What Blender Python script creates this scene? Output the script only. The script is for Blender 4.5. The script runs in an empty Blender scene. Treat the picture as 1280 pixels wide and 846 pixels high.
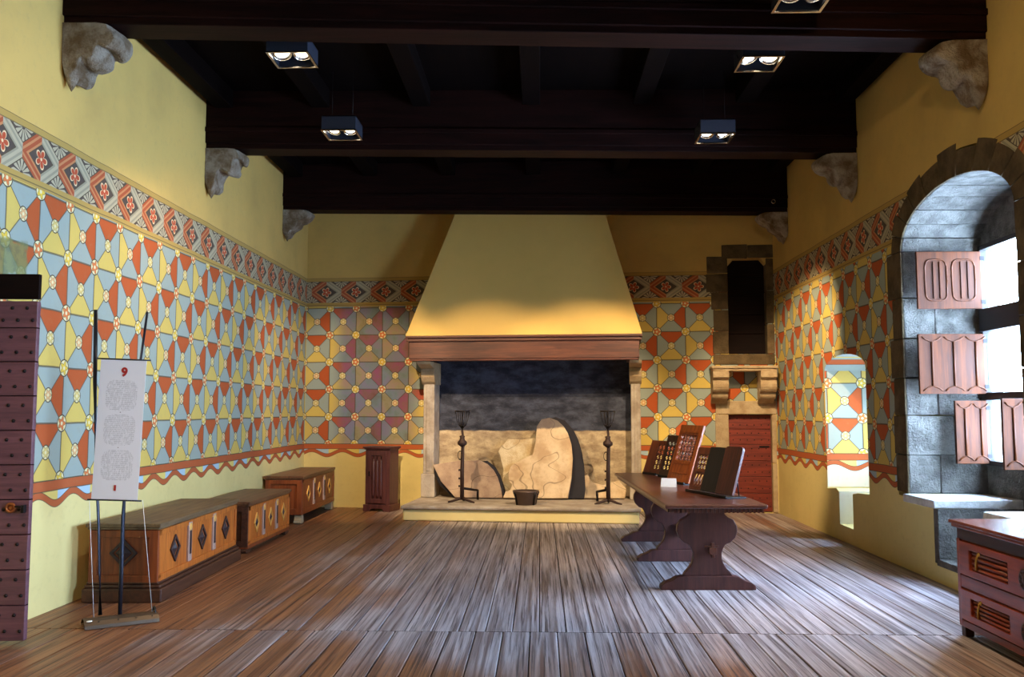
import bpy, math, random
from mathutils import Vector, Matrix
from mathutils.geometry import tessellate_polygon
random.seed(7)
sc = bpy.context.scene
COL = sc.collection
R = math.radians

# ------------------------------------------------------------------ camera
FPX = 1117.0
cam = bpy.data.cameras.new('camera')
cam.sensor_fit = 'HORIZONTAL'; cam.sensor_width = 36.0
cam.lens = FPX / 1280 * 36.0
cam.clip_start = 0.05; cam.clip_end = 200
camo = bpy.data.objects.new('camera', cam); COL.objects.link(camo)
camo.location = (0, 0, 1.68)
camo.rotation_euler = (R(90) + math.atan(89 / FPX), 0, R(1.789))
sc.camera = camo

# ------------------------------------------------------------------ world, daylight, exposure
w = bpy.data.worlds.new('overcast_sky'); sc.world = w; w.use_nodes = True
bg = w.node_tree.nodes['Background']
bg.inputs[0].default_value = (0.50, 0.70, 1.0, 1); bg.inputs[1].default_value = 95.0
vs = sc.view_settings
vs.view_transform = 'Standard'; vs.look = 'None'; vs.gamma = 1; vs.use_curve_mapping = False
vs.exposure = 0.0
sc.cycles.use_denoising = True
sc.cycles.max_bounces = 10
sc.cycles.diffuse_bounces = 5
sc.cycles.sample_clamp_indirect = 8.0
sc.cycles.caustics_reflective = False; sc.cycles.caustics_refractive = False

def portal(name, loc, rot, sx, sy):
    l = bpy.data.lights.new(name, 'AREA'); l.shape = 'RECTANGLE'; l.size = sx; l.size_y = sy
    l.cycles.is_portal = True
    o = bpy.data.objects.new(name, l); COL.objects.link(o); o.location = loc; o.rotation_euler = rot
portal('window_portal', (5.0, 8.56, 2.26), (0, R(90), 0), 2.4, 2.3)
portal('added_window_portal', (5.0, 2.6, 2.3), (0, R(90), 0), 2.3, 2.0)  # portal of the added, unseen window
portal('slit_portal', (5.0, 11.62, 1.45), (0, R(90), 0), 1.1, 0.4)

def spot(name, loc, target, power, angle=60, blend=0.6, col=(1.0, 0.74, 0.44), rad=0.04):
    l = bpy.data.lights.new(name, 'SPOT'); l.energy = power; l.spot_size = R(angle); l.spot_blend = blend
    l.color = col; l.shadow_soft_size = rad
    o = bpy.data.objects.new(name, l); COL.objects.link(o); o.location = loc
    d = Vector(target) - Vector(loc)
    o.rotation_euler = d.to_track_quat('-Z', 'Y').to_euler()
    return o
# unseen spots nearby: wall pair for inferred lamps, floor pair added for warm light
spot('spot_lamp', (-2.25, 4.6, 4.8), (-4.1, 7.4, 2.6), 120, 95, 1.0)
spot('spot_lamp', (2.0, 4.6, 4.8), (3.9, 8.6, 4.2), 130, 70, 1.0)
spot('spot_lamp', (-2.0, 3.6, 4.8), (-2.9, 6.2, 0.0), 420, 60, 1.0)
spot('spot_lamp', (1.8, 4.2, 4.8), (2.7, 6.0, 0.2), 420, 60, 1.0)

# ------------------------------------------------------------------ node helpers
def srgb(r, g, b):
    f = lambda c: (c / 255 / 12.92) if c / 255 <= 0.04045 else ((c / 255 + 0.055) / 1.055) ** 2.4
    return (f(r), f(g), f(b), 1.0)

class S:
    """a scalar socket with arithmetic"""
    def __init__(s, nt, sock): s.nt = nt; s.k = sock
    def op(s, o, *a, clamp=False):
        n = s.nt.nodes.new('ShaderNodeMath'); n.operation = o; n.use_clamp = clamp
        for i, v in enumerate((s,) + a):
            if isinstance(v, S): s.nt.links.new(v.k, n.inputs[i])
            else: n.inputs[i].default_value = float(v)
        return S(s.nt, n.outputs[0])
    def __add__(s, o): return s.op('ADD', o)
    def __radd__(s, o): return s.op('ADD', o)
    def __sub__(s, o): return s.op('SUBTRACT', o)
    def __rsub__(s, o): return (s * -1) + o
    def __mul__(s, o): return s.op('MULTIPLY', o)
    def __rmul__(s, o): return s.op('MULTIPLY', o)
    def __truediv__(s, o): return s.op('DIVIDE', o)
    def __gt__(s, o): return s.op('GREATER_THAN', o)
    def __lt__(s, o): return s.op('LESS_THAN', o)
    def floor(s): return s.op('FLOOR')
    def round(s): return s.op('ROUND')
    def abs(s): return s.op('ABSOLUTE')
    def min(s, o): return s.op('MINIMUM', o)
    def max(s, o): return s.op('MAXIMUM', o)
    def mod(s, m): return s.op('FLOORED_MODULO', m)
    def sin(s): return s.op('SINE')
    def cos(s): return s.op('COSINE')
    def sqrt(s): return s.op('SQRT')
    def atan2(s, o): return s.op('ARCTAN2', o)
    def ramp(s, a, b):
        n = s.nt.nodes.new('ShaderNodeMapRange'); n.interpolation_type = 'SMOOTHSTEP'
        s.nt.links.new(s.k, n.inputs[0]); n.inputs[1].default_value = a; n.inputs[2].default_value = b
        return S(s.nt, n.outputs[0])
def band(v, a, b): return (v > a) * (v < b)

class Mat:
    def __init__(s, name, rough=0.6, metal=0.0, spec=0.5):
        s.m = bpy.data.materials.new(name); s.m.use_nodes = True
        s.nt = s.m.node_tree; s.b = s.nt.nodes['Principled BSDF']
        s.b.inputs['Roughness'].default_value = rough; s.b.inputs['Metallic'].default_value = metal
        s.b.inputs['Specular IOR Level'].default_value = spec
        s.tc = s.nt.nodes.new('ShaderNodeTexCoord')
        x = s.nt.nodes.new('ShaderNodeSeparateXYZ'); s.nt.links.new(s.tc.outputs['Object'], x.inputs[0])
        s.x, s.y, s.z = (S(s.nt, x.outputs[i]) for i in range(3))
    def vec(s, sx=1, sy=1, sz=1):
        n = s.nt.nodes.new('ShaderNodeMapping'); n.inputs['Scale'].default_value = (sx, sy, sz)
        s.nt.links.new(s.tc.outputs['Object'], n.inputs[0]); return n.outputs[0]
    def noise(s, scale, det=4, rough=0.55, st=(1, 1, 1), dist=0.0, off=None):
        n = s.nt.nodes.new('ShaderNodeTexNoise'); n.inputs['Scale'].default_value = scale
        n.inputs['Detail'].default_value = det; n.inputs['Roughness'].default_value = rough
        n.inputs['Distortion'].default_value = dist
        v = s.vec(*st)
        if off is not None:
            a = s.nt.nodes.new('ShaderNodeVectorMath'); a.operation = 'ADD'
            s.nt.links.new(v, a.inputs[0])
            c = s.nt.nodes.new('ShaderNodeCombineXYZ')
            for i in range(3): s.nt.links.new((off * (37.0 + 11 * i)).k, c.inputs[i])
            s.nt.links.new(c.outputs[0], a.inputs[1]); v = a.outputs[0]
        s.nt.links.new(v, n.inputs['Vector'])
        return S(s.nt, n.outputs[0])
    def pos(s):
        g = s.nt.nodes.new('ShaderNodeNewGeometry'); x = s.nt.nodes.new('ShaderNodeSeparateXYZ')
        s.nt.links.new(g.outputs['Position'], x.inputs[0]); s.gpos = g.outputs['Position']
        return S(s.nt, x.outputs[0]), S(s.nt, x.outputs[1])
    def rand(s):
        n = s.nt.nodes.new('ShaderNodeObjectInfo'); return S(s.nt, n.outputs['Random'])
    def mix(s, f, a, b, blend='MIX'):
        n = s.nt.nodes.new('ShaderNodeMix'); n.data_type = 'RGBA'; n.blend_type = blend
        for i, v in ((0, f), (6, a), (7, b)):
            if isinstance(v, S): s.nt.links.new(v.k, n.inputs[i])
            elif isinstance(v, (tuple, list)): n.inputs[i].default_value = v
            elif isinstance(v, (int, float)): n.inputs[i].default_value = v
            else: s.nt.links.new(v, n.inputs[i])
        return n.outputs[2]
    def col(s, c):
        if isinstance(c, (tuple, list)): s.b.inputs['Base Color'].default_value = c
        else: s.nt.links.new(c, s.b.inputs['Base Color'])
        return s
    def rough(s, r): s.nt.links.new(r.k, s.b.inputs['Roughness']); return s
    def bump(s, h, strength=0.3, dist=0.01):
        n = s.nt.nodes.new('ShaderNodeBump'); n.inputs['Strength'].default_value = strength
        n.inputs['Distance'].default_value = dist
        s.nt.links.new(h.k, n.inputs['Height']); s.nt.links.new(n.outputs[0], s.b.inputs['Normal']); return s

def wood(name, c1, c2, axis=2, scale=3.0, rough=0.45, bump=0.25, spec=0.5, var=0.25):
    m = Mat(name, rough, 0, spec)
    st = [1.0, 1.0, 1.0]; st[axis] = 0.08
    r = m.rand()
    g = m.noise(scale * 8, 5, 0.6, st, 0.6, r)
    f = m.noise(scale * 40, 3, 0.6, st, 0.2, r)
    c = m.mix(g.ramp(0.3, 0.7), c1, c2)
    c = m.mix((f.ramp(0.45, 0.75)) * 0.35, c, tuple(v * 0.35 for v in c1[:3]) + (1,))
    k = r * var
    c = m.mix(k, c, tuple(v * 0.45 for v in c1[:3]) + (1,))
    m.col(c); m.bump(f + g, bump, 0.003)
    return m.m

def stone(name, c1, c2, scale=3, rough=0.9, bump=0.6, dist=0.02, var=0.3, crack=False, soot_z=None):
    m = Mat(name, rough, 0, 0.2)
    r = m.rand()
    g = m.noise(scale, 6, 0.6, off=r); f = m.noise(scale * 8, 5, 0.7, off=r)
    c = m.mix(g.ramp(0.35, 0.65), c1, c2)
    c = m.mix(f.ramp(0.55, 0.8) * 0.4, c, tuple(v * 0.5 for v in c1[:3]) + (1,))
    c = m.mix(r * var, c, tuple(v * 0.55 for v in c2[:3]) + (1,))
    if crack:
        k = m.noise(0.9, 2, 0.5, (1, 1, 1.8), 0.2, r)
        c = m.mix(((k - 0.5).abs() < 0.004) * 0.55, c, tuple(v * 0.25 for v in c2[:3]) + (1,))
    if soot_z:
        c = m.mix((m.z + (g - 0.5) * 0.15).ramp(soot_z - 0.02, soot_z + 0.03) * 0.8, c, srgb(64, 64, 76))
    m.col(c); m.bump(f * 0.7 + g, bump, dist)
    return m.m

def plain(name, c, rough=0.5, metal=0.0, spec=0.5, nz=0.15, scale=30):
    m = Mat(name, rough, metal, spec)
    g = m.noise(scale, 4)
    m.col(m.mix(g * nz * 2, c, tuple(v * 0.5 for v in c[:3]) + (1,)))
    m.bump(g, 0.1, 0.002)
    return m.m

PLASTER_HI = srgb(210, 174, 98)
PLASTER_LO = srgb(226, 206, 138)
def painted(name, axis, sign, u0, cu, z0, cz, uf, par=0, flip_at=None, aged=None, lo_col=None, patch=None):
    m = Mat(name, 0.85, 0, 0.2)
    base = m.x if axis == 'x' else m.y
    u = base * sign; z = m.z
    wob = (m.noise(2.2, 2) - 0.5) * 0.02
    uu = u + wob; zz = z + (m.noise(1.7, 2) - 0.5) * 0.02
    RED, YEL, BLU = srgb(178, 86, 44), srgb(206, 178, 92), srgb(152, 162, 152)
    LINE = srgb(84, 74, 56); CRM = srgb(222, 210, 160); OCH = srgb(178, 146, 78)
    big = m.noise(0.9, 4); fine = m.noise(14, 5, 0.65); mid = m.noise(4.5, 4)
    # --- plaster
    hi = m.mix(big.ramp(0.35, 0.7) * 0.5, PLASTER_HI, srgb(178, 150, 86))
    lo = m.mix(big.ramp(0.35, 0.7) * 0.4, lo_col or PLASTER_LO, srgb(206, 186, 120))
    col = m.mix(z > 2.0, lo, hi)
    # --- diaper of crossed squares
    p = (uu - u0) / cu; q = (zz - z0) / cz
    i = p.floor(); j = q.floor(); fx = p - i - 0.5; fy = q - j - 0.5
    a, b = fx.abs(), fy.abs()
    par_s = i + j + par
    if flip_at is not None: par_s = par_s + (u > flip_at)
    odd = par_s.mod(2) > 0.5
    tb = b > a
    cA = m.mix(tb, BLU, m.mix(fy > 0, YEL, RED))
    cB = m.mix(tb, m.mix(fx > 0, YEL, RED), BLU)
    tile = m.mix(odd, cA, cB)
    if aged:
        am = u.ramp(aged[0] - 0.15, aged[0] + 0.15) * (1.0 - u.ramp(aged[1] - 0.2, aged[1] + 0.2))
        hue = m.mix(mid.ramp(0.35, 0.65), srgb(104, 80, 140), srgb(66, 108, 112))
        old = m.mix(0.62, tile, hue)
        old = m.mix(mid.ramp(0.5, 0.75) * 0.4, old, srgb(112, 40, 60))
        tile = m.mix(am * 0.92, tile, old)
    ln = ((a - b).abs() < 0.016).op('MAXIMUM', a.max(b) > 0.482)
    tile = m.mix(ln * 0.8, tile, LINE)
    # medallions in the middles and on the corners
    rc = (fx * fx + fy * fy).sqrt()
    ex = a - 0.5; ey = b - 0.5
    rk = (ex * ex + ey * ey).sqrt()
    thc = fy.atan2(fx)
    kx = p - p.round(); ky = q - q.round()
    thk = ky.atan2(kx)
    pc = (rc < ((thc * 6).cos() * 0.022 + 0.085)) * (rc > 0.03)
    med = m.mix(rc > 0.115, m.mix(pc * 0.75, CRM, m.mix(odd, YEL, srgb(214, 150, 92))), LINE)
    tile = m.mix(rc < 0.135, tile, med)
    tile = m.mix(((rc - (thc * 6).cos() * 0.022 - 0.085).abs() < 0.008) * 0.6, tile, LINE)
    codd = ((p.round() + q.round()).mod(2)) > 0.5
    pk = (rk < ((thk * 5).cos() * 0.03 + 0.1)) * (rk > 0.035)
    medk = m.mix(rk > 0.14, m.mix(pk, CRM, m.mix(codd, srgb(212, 120, 66), srgb(220, 186, 70))), LINE)
    tile = m.mix(rk < 0.162, tile, medk)
    tile = m.mix((((rk - (thk * 5).cos() * 0.03 - 0.1).abs() < 0.009) * (rk < 0.16)) * 0.7, tile, LINE)
    col = m.mix(band(zz, z0, 3.5), col, tile)
    # --- frieze
    P = 0.538; H = 0.37
    t = (uu - uf) / P; tx = t - t.round(); v = (zz - 3.745) / H
    s_ = tx.abs() + v.abs() - 0.5
    dx, dz = tx * P, v * H
    rf = (dx * dx + dz * dz).sqrt(); tf = dz.atan2(dx)
    DARK = srgb(84, 72, 64); WHT = srgb(178, 166, 136)
    fl = (tf * 2.5 + 0.2).cos().abs().sqrt() * 0.076
    inner = m.mix(rf < fl + 0.014, DARK, srgb(226, 196, 150))
    inner = m.mix((rf < fl) * (rf > 0.014), inner, srgb(182, 80, 50))
    gx = (tx.abs() - 0.5) * P; gz = (v.abs() - 0.5) * H
    rg = (gx * gx + gz * gz).sqrt(); tg = gz.atan2(gx)
    fan = (rg < ((tg * 12).cos() * 0.02 + 0.115)) * (rg > 0.02)
    outer = m.mix(fan * ((tg * 12).cos() > -0.55), DARK, WHT)
    stripe = (s_ * 37).sin() > 0.3
    strip = m.mix(tx > 0, m.mix(stripe, srgb(166, 84, 52), srgb(190, 128, 84)), m.mix(stripe, WHT, srgb(150, 142, 118)))
    fr = m.mix(s_ > 0.0, inner, outer)
    fr = m.mix(s_.abs() < 0.17, fr, strip)
    fr = m.mix((((s_.abs() - 0.17).abs()) < 0.014), fr, LINE)
    col = m.mix(band(zz, 3.56, 3.93), col, fr)
    edge = m.mix((((zz - 3.5) * 105).sin() > 0.86) * 0.7, OCH, LINE)
    col = m.mix(band(zz, 3.49, 3.56).op('MAXIMUM', band(zz, 3.93, 3.995)), col, edge)
    # --- red border and wavy ribbon
    BR = srgb(178, 92, 52)
    tri = ((u / 0.55) * 6.2832).sin()
    wz = 0.932 + tri * 0.042
    if z0 < 1.06: zz = zz + 0.03
    pocket = (zz < 1.0) * (zz > wz)
    pc2 = m.mix((((u / 1.1) + 0.1).mod(1.0)) > 0.5, srgb(170, 194, 206), srgb(220, 196, 110))
    col = m.mix(pocket, col, pc2)
    wv = (zz - wz).abs()
    col = m.mix(wv < 0.03, col, BR)
    col = m.mix(((wv - 0.03).abs() < 0.004) * 0.8, col, LINE)
    col = m.mix(band(zz, 1.0, 1.085), col, BR)
    col = m.mix(((zz - 1.0).abs() < 0.005).op('MAXIMUM', (zz - 1.087).abs() < 0.005) * 0.8, col, LINE)
    if patch:
        pm = (zz + (mid - 0.5) * 0.3).ramp(patch[2], patch[2] + 0.03) * (1.0 - (zz + (mid - 0.5) * 0.2).ramp(patch[3], patch[3] + 0.05)) * (1.0 - (u + (mid - 0.5) * 0.3).ramp(patch[1], patch[1] + 0.05))
        col = m.mix(pm * 0.85, col, m.mix(fine.ramp(0.4, 0.7), srgb(126, 128, 78), srgb(96, 104, 74)))
    # --- wear
    col = m.mix(fine.ramp(0.5, 0.85) * 0.22, col, srgb(150, 132, 96))
    col = m.mix(big.ramp(0.55, 0.8) * 0.12, col, srgb(120, 96, 60))
    m.col(col)
    m.bump(fine + big * 2.0, 0.12, 0.01)
    return m.m

# ------------------------------------------------------------------ materials
M = {}
M['left'] = painted('painted_plaster_left', 'y', 1, 7.144, 0.4663, 1.085, 0.478, 7.127, patch=(6, 6.95, 2.7, 2.98))
M['back'] = painted('painted_plaster_back', 'x', 1, 0.431, 0.4735, 1.085, 0.475, 0.893, 0, 4.0, (0.6, 2.0))
M['right'] = painted('painted_plaster_right', 'y', -1, -10.106, 0.4605, 1.045, 0.47, -10.2, 1)
M['niche'] = painted('painted_plaster_niche', 'x', 1, 3.915, 0.47, 1.085, 0.478, 3.9, lo_col=srgb(222, 216, 200))  # low plaster whitened: bluish daylight on cream put into the colour
M['plaster'] = plain('yellow_plaster', srgb(228, 188, 106), 0.85, 0, 0.2, 0.12, 3)
M['plaster_lo'] = plain('cream_plaster', srgb(226, 208, 146), 0.85, 0, 0.2, 0.12, 4)
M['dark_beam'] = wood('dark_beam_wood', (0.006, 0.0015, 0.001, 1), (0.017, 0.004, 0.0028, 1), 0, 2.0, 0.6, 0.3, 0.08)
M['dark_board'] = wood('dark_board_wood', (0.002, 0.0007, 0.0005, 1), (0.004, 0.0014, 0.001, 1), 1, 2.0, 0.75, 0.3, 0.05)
M['stone_grey'] = stone('grey_stone', srgb(146, 141, 132), srgb(108, 103, 96), 6, 0.95, 1.0, 0.06)
M['stone_brown'] = stone('brown_stone', srgb(112, 94, 68), srgb(80, 66, 46), 4, 0.9, 0.8, 0.02)
M['stone_warm'] = stone('warm_stone', srgb(196, 174, 140), srgb(168, 142, 108), 4, 0.9, 0.7, 0.02)
M['corbel'] = stone('corbel_stone', srgb(194, 182, 164), srgb(126, 102, 74), 5, 0.9, 1.0, 0.06)
M['iron'] = plain('black_iron', srgb(34, 28, 28), 0.5, 0.6, 0.4)
M['iron_rust'] = plain('rusty_iron', srgb(58, 40, 34), 0.6, 0.3, 0.4)
M['black'] = plain('black_finish', srgb(22, 20, 22), 0.4, 0, 0.5)
M['white_card'] = plain('white_card', srgb(238, 236, 230), 0.7, 0, 0.3, 0.03)
M['lead'] = plain('dark_window_wood', srgb(34, 26, 22), 0.6)

def floor_mat():
    m = Mat('worn_daylit_floor', 0.4, 0, 0.5)
    r = m.rand()
    g = m.noise(6, 5, 0.65, (4.0, 0.08, 1), 0.3, r)
    f = m.noise(34, 5, 0.65, (1.7, 0.022, 1), 0.15, r)
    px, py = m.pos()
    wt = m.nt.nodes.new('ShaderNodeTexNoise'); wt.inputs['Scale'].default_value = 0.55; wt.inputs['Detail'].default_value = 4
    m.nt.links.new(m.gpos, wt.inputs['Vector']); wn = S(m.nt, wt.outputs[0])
    worn_daylit = (wn - 0.5) * 1.6 + (1.0 - (px - 1.0).abs().ramp(1.5, 4.3)) * (py.ramp(5.2, 7.4) * 0.6 + 0.4) + (f - 0.5) * 0.6 + (r - 0.5) * 0.5  # noise is wear; the broad middle greying paints in the window daylight
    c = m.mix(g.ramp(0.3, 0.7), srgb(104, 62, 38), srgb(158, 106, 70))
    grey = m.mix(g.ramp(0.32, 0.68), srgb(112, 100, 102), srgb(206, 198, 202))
    c = m.mix(worn_daylit.ramp(0.15, 0.85) * 0.92, c, grey)
    c = m.mix(f.ramp(0.5, 0.64) * 0.85, c, srgb(44, 28, 28))
    c = m.mix(r * 0.3, c, srgb(80, 50, 40))
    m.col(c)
    m.rough((f * 0.3) + (g * 0.15) + 0.22)
    m.bump(f + g * 0.5, 0.45, 0.005)
    return m.m
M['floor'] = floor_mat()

def soot():
    m = Mat('sooty_stone', 0.85, 0, 0.25)
    g = m.noise(3, 6, 0.65, (1, 1, 2)); f = m.noise(18, 5, 0.7)
    warm = m.mix(g.ramp(0.35, 0.65), srgb(198, 178, 146), srgb(150, 130, 106))
    warm = m.mix(f.ramp(0.5, 0.75) * 0.4, warm, srgb(118, 92, 66))
    blk = m.mix(g.ramp(0.35, 0.7), srgb(38, 40, 52), srgb(76, 80, 96))
    blk = m.mix(f.ramp(0.58, 0.75) * 0.3, blk, srgb(112, 110, 116))
    edge = m.z + (m.noise(5, 3) - 0.5) * 0.05
    m.col(m.mix(edge.ramp(1.31, 1.34), warm, blk))
    m.bump(f + g * 2, 0.5, 0.02)
    return m.m
M['soot'] = soot()
M['jamb'] = stone('jamb_stone', srgb(184, 172, 158), srgb(150, 136, 122), 4, 0.9, 0.5, 0.01)

def glass():
    m = bpy.data.materials.new('window_glass'); m.use_nodes = True; nt = m.node_tree; nt.nodes.clear()
    o = nt.nodes.new('ShaderNodeOutputMaterial'); t = nt.nodes.new('ShaderNodeBsdfTransparent')
    g = nt.nodes.new('ShaderNodeBsdfGlossy'); g.inputs['Roughness'].default_value = 0.05
    t.inputs[0].default_value = (0.92, 0.95, 0.97, 1)
    mx = nt.nodes.new('ShaderNodeMixShader')
    mx.inputs[0].default_value = 0.05; nt.links.new(t.outputs[0], mx.inputs[1]); nt.links.new(g.outputs[0], mx.inputs[2])
    nt.links.new(mx.outputs[0], o.inputs[0]); return m
M['glass'] = glass()
def emit(name, c, s):
    m = bpy.data.materials.new(name); m.use_nodes = True; b = m.node_tree.nodes['Principled BSDF']
    b.inputs['Emission Color'].default_value = c; b.inputs['Emission Strength'].default_value = s
    b.inputs['Base Color'].default_value = (0.8, 0.8, 0.8, 1); return m
M['bulb'] = emit('lamp_bulb', (1.0, 0.82, 0.55, 1), 14.0)
M['chrome'] = plain('lamp_reflector', srgb(200, 196, 190), 0.2, 1.0)
M['lamp_box'] = plain('slate_lamp_housing', srgb(42, 45, 58), 0.5, 0.2)

# ------------------------------------------------------------------ mesh helpers
class MB:
    def __init__(s): s.v = []; s.f = []; s.sm = []
    def add(s, vs, fs, smooth=False, mtx=None):
        o = len(s.v)
        for p in vs:
            p = Vector(p)
            s.v.append(tuple(mtx @ p) if mtx is not None else tuple(p))
        for f in fs: s.f.append(tuple(i + o for i in f)); s.sm.append(smooth)
        return s
    def box(s, x0, x1, y0, y1, z0, z1, mtx=None, jit=0.0):
        j = lambda: random.uniform(-jit, jit) if jit else 0
        vs = [(x + j(), y + j(), z + j()) for z in (z0, z1) for (x, y) in ((x0, y0), (x1, y0), (x1, y1), (x0, y1))]
        return s.add(vs, [(3, 2, 1, 0), (4, 5, 6, 7), (0, 1, 5, 4), (1, 2, 6, 5), (2, 3, 7, 6), (3, 0, 4, 7)], False, mtx)
    def slab(s, outer, holes, fmap, d0, d1):
        """2D outline with holes, extruded between depths d0..d1; fmap(u, v, d) -> point"""
        loops = [list(outer)] + [list(h) for h in holes]
        tris = tessellate_polygon([[Vector((a, b, 0)) for a, b in l] for l in loops])
        flat = [p for l in loops for p in l]; n = len(flat)
        vs = [fmap(a, b, d0) for a, b in flat] + [fmap(a, b, d1) for a, b in flat]
        fs = [tuple(t) for t in tris] + [tuple(i + n for i in reversed(t)) for t in tris]
        o = 0
        for l in loops:
            k = len(l)
            for i in range(k):
                a, b = o + i, o + (i + 1) % k
                fs.append((a, b, b + n, a + n))
            o += k
        return s.add(vs, fs)
    def prism(s, outer, fmap, d0, d1): return s.slab(outer, [], fmap, d0, d1)
    def lathe(s, prof, seg=16, c=(0, 0, 0), mtx=None):
        vs = []; fs = []; k = len(prof)
        for i in range(seg):
            t = 2 * math.pi * i / seg
            for r, z in prof: vs.append((c[0] + r * math.cos(t), c[1] + r * math.sin(t), c[2] + z))
        for i in range(seg):
            n = (i + 1) % seg
            for q in range(k - 1): fs.append((i * k + q, n * k + q, n * k + q + 1, i * k + q + 1))
        return s.add(vs, fs, True, mtx)
    def tube(s, pts, r, seg=8, cap=True, flat=None):
        pts = [Vector(p) for p in pts]; rs = r if isinstance(r, (list, tuple)) else [r] * len(pts)
        vs = []; fs = []
        up = Vector((0, 0, 1))
        for i, p in enumerate(pts):
            d = (pts[min(i + 1, len(pts) - 1)] - pts[max(i - 1, 0)]).normalized()
            a = d.cross(up)
            if a.length < 0.05: a = d.cross(Vector((0, 1, 0)))
            a.normalize(); b = d.cross(a)
            for q in range(seg):
                t = 2 * math.pi * q / seg
                k = flat or (1, 1)
                vs.append(p + a * rs[i] * math.cos(t) * k[0] + b * rs[i] * math.sin(t) * k[1])
        for i in range(len(pts) - 1):
            for q in range(seg):
                n = (q + 1) % seg
                fs.append((i * seg + q, i * seg + n, (i + 1) * seg + n, (i + 1) * seg + q))
        if cap:
            fs.append(tuple(range(seg - 1, -1, -1))); o = (len(pts) - 1) * seg
            fs.append(tuple(range(o, o + seg)))
        return s.add(vs, fs, True)
    def ring(s, c, rad, r, nrm='y', seg=14, k=5, sx=1.0, sz=1.0):
        vs = []; fs = []
        for i in range(seg):
            t = 2 * math.pi * i / seg
            for q in range(k):
                p = 2 * math.pi * q / k
                a = (rad + r * math.cos(p)) * math.cos(t) * sx; b = (rad + r * math.cos(p)) * math.sin(t) * sz; h = r * math.sin(p)
                vs.append({'y': (c[0] + a, c[1] + h, c[2] + b), 'z': (c[0] + a, c[1] + b, c[2] + h), 'x': (c[0] + h, c[1] + a, c[2] + b)}[nrm])
        for i in range(seg):
            n = (i + 1) % seg
            for q in range(k):
                m_ = (q + 1) % k
                fs.append((i * k + q, n * k + q, n * k + m_, i * k + m_))
        return s.add(vs, fs, True)
    def build(s, name, mat, parent=None, bevel=0.0, seg=2, kind=None, label=None):
        me = bpy.data.meshes.new(name); me.from_pydata(s.v, [], s.f); me.validate(); 
        import bmesh
        bm = bmesh.new(); bm.from_mesh(me); bmesh.ops.recalc_face_normals(bm, faces=bm.faces); bm.to_mesh(me); bm.free()
        if len(me.polygons) == len(s.sm): me.polygons.foreach_set('use_smooth', s.sm)
        me.materials.append(mat)
        o = bpy.data.objects.new(name, me); COL.objects.link(o)
        if parent: o.parent = parent
        if bevel:
            b = o.modifiers.new('bevel', 'BEVEL'); b.width = bevel; b.segments = seg; b.limit_method = 'ANGLE'
        if kind: o['kind'] = kind
        if label: o['label'] = label
        return o
def link(name, me, parent):
    o = bpy.data.objects.new(name, me); COL.objects.link(o); o.parent = parent; return o
def thing(name, label, cat, loc=(0, 0, 0), rz=0.0, group=None):
    o = bpy.data.objects.new(name, None); COL.objects.link(o); o.empty_display_size = 0.1
    o.location = loc; o.rotation_euler = (0, 0, rz); o['label'] = label; o['category'] = cat
    if group: o['group'] = group
    return o
def struct(name, loc=(0, 0, 0), rz=0.0):
    o = bpy.data.objects.new(name, None); COL.objects.link(o); o.location = loc; o.rotation_euler = (0, 0, rz)
    o.empty_display_size = 0.1; o['kind'] = 'structure'; return o
def tag(o, label, cat, group=None):
    o['label'] = label; o['category'] = cat
    if group: o['group'] = group
    return o
def copy_tree(o, parent=None):
    c = o.copy(); COL.objects.link(c)
    if parent: c.parent = parent
    for ch in list(o.children): copy_tree(ch, c)
    return c

XL, XR = -4.12, 3.89
RB = R(-5.349)                                        # the far wall stands a little askew
OB = Vector((XL, 15.6, 0))
def bk(s, off, z=0.0):
    return OB + Vector((math.cos(RB) * s + math.sin(RB) * off, math.sin(RB) * s - math.cos(RB) * off, z))

# ------------------------------------------------------------------ structure
YF = -4.0                                             # wall behind the photographer
b = MB(); b.slab([(YF, -0.1), (16.2, -0.1), (16.2, 5.9), (YF, 5.9)], [[(5.3, 0), (6.42, 0), (6.42, 2.72), (5.3, 2.72)]],
                 lambda u, v, d: (XL - d, u, v), 0, 0.5)
b.box(XL - 0.6, XL - 0.5, 5.0, 6.7, -0.1, 3.0)
b.build('wall_left', M['left'], kind='structure')

def ell(y0, y1, zs, rise, n=16):
    c, h = (y0 + y1) / 2, (y1 - y0) / 2
    return [(c + h * math.cos(math.pi * i / n), zs + rise * math.sin(math.pi * i / n)) for i in range(n + 1)]
WY0, WY1, ZSP, RISE = 7.34, 9.66, 3.38, 0.48          # clear window opening
win_hole = [(7.95, 0.22), (9.0, 0.22), (9.0, 0.76), (9.93, 0.76)] + ell(WY0 - 0.28, WY1 + 0.27, ZSP, RISE + 0.25) + [(WY0 - 0.28, 0.76), (7.95, 0.76)]
NY0, NY1 = 10.80, 12.36
nich_hole = [(11.38, 0.2), (11.9, 0.2), (11.9, 0.62), (12.0, 0.655), (NY1, 0.62)] + ell(NY0, NY1, 2.19, 0.2, 10) + [(NY0, 0.68), (11.2, 0.66), (11.38, 0.63)]
b = MB(); b.slab([(YF, -0.1), (15.3, -0.1), (15.3, 5.9), (YF, 5.9)], [win_hole, nich_hole, [(1.6, 1.15), (3.6, 1.15), (3.6, 3.45), (1.6, 3.45)]], lambda u, v, d: (XR + d, u, v), 0, 0.9)  # last hole is for the added, unseen window
wr = b.build('wall_right', M['right'], kind='structure')
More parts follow.
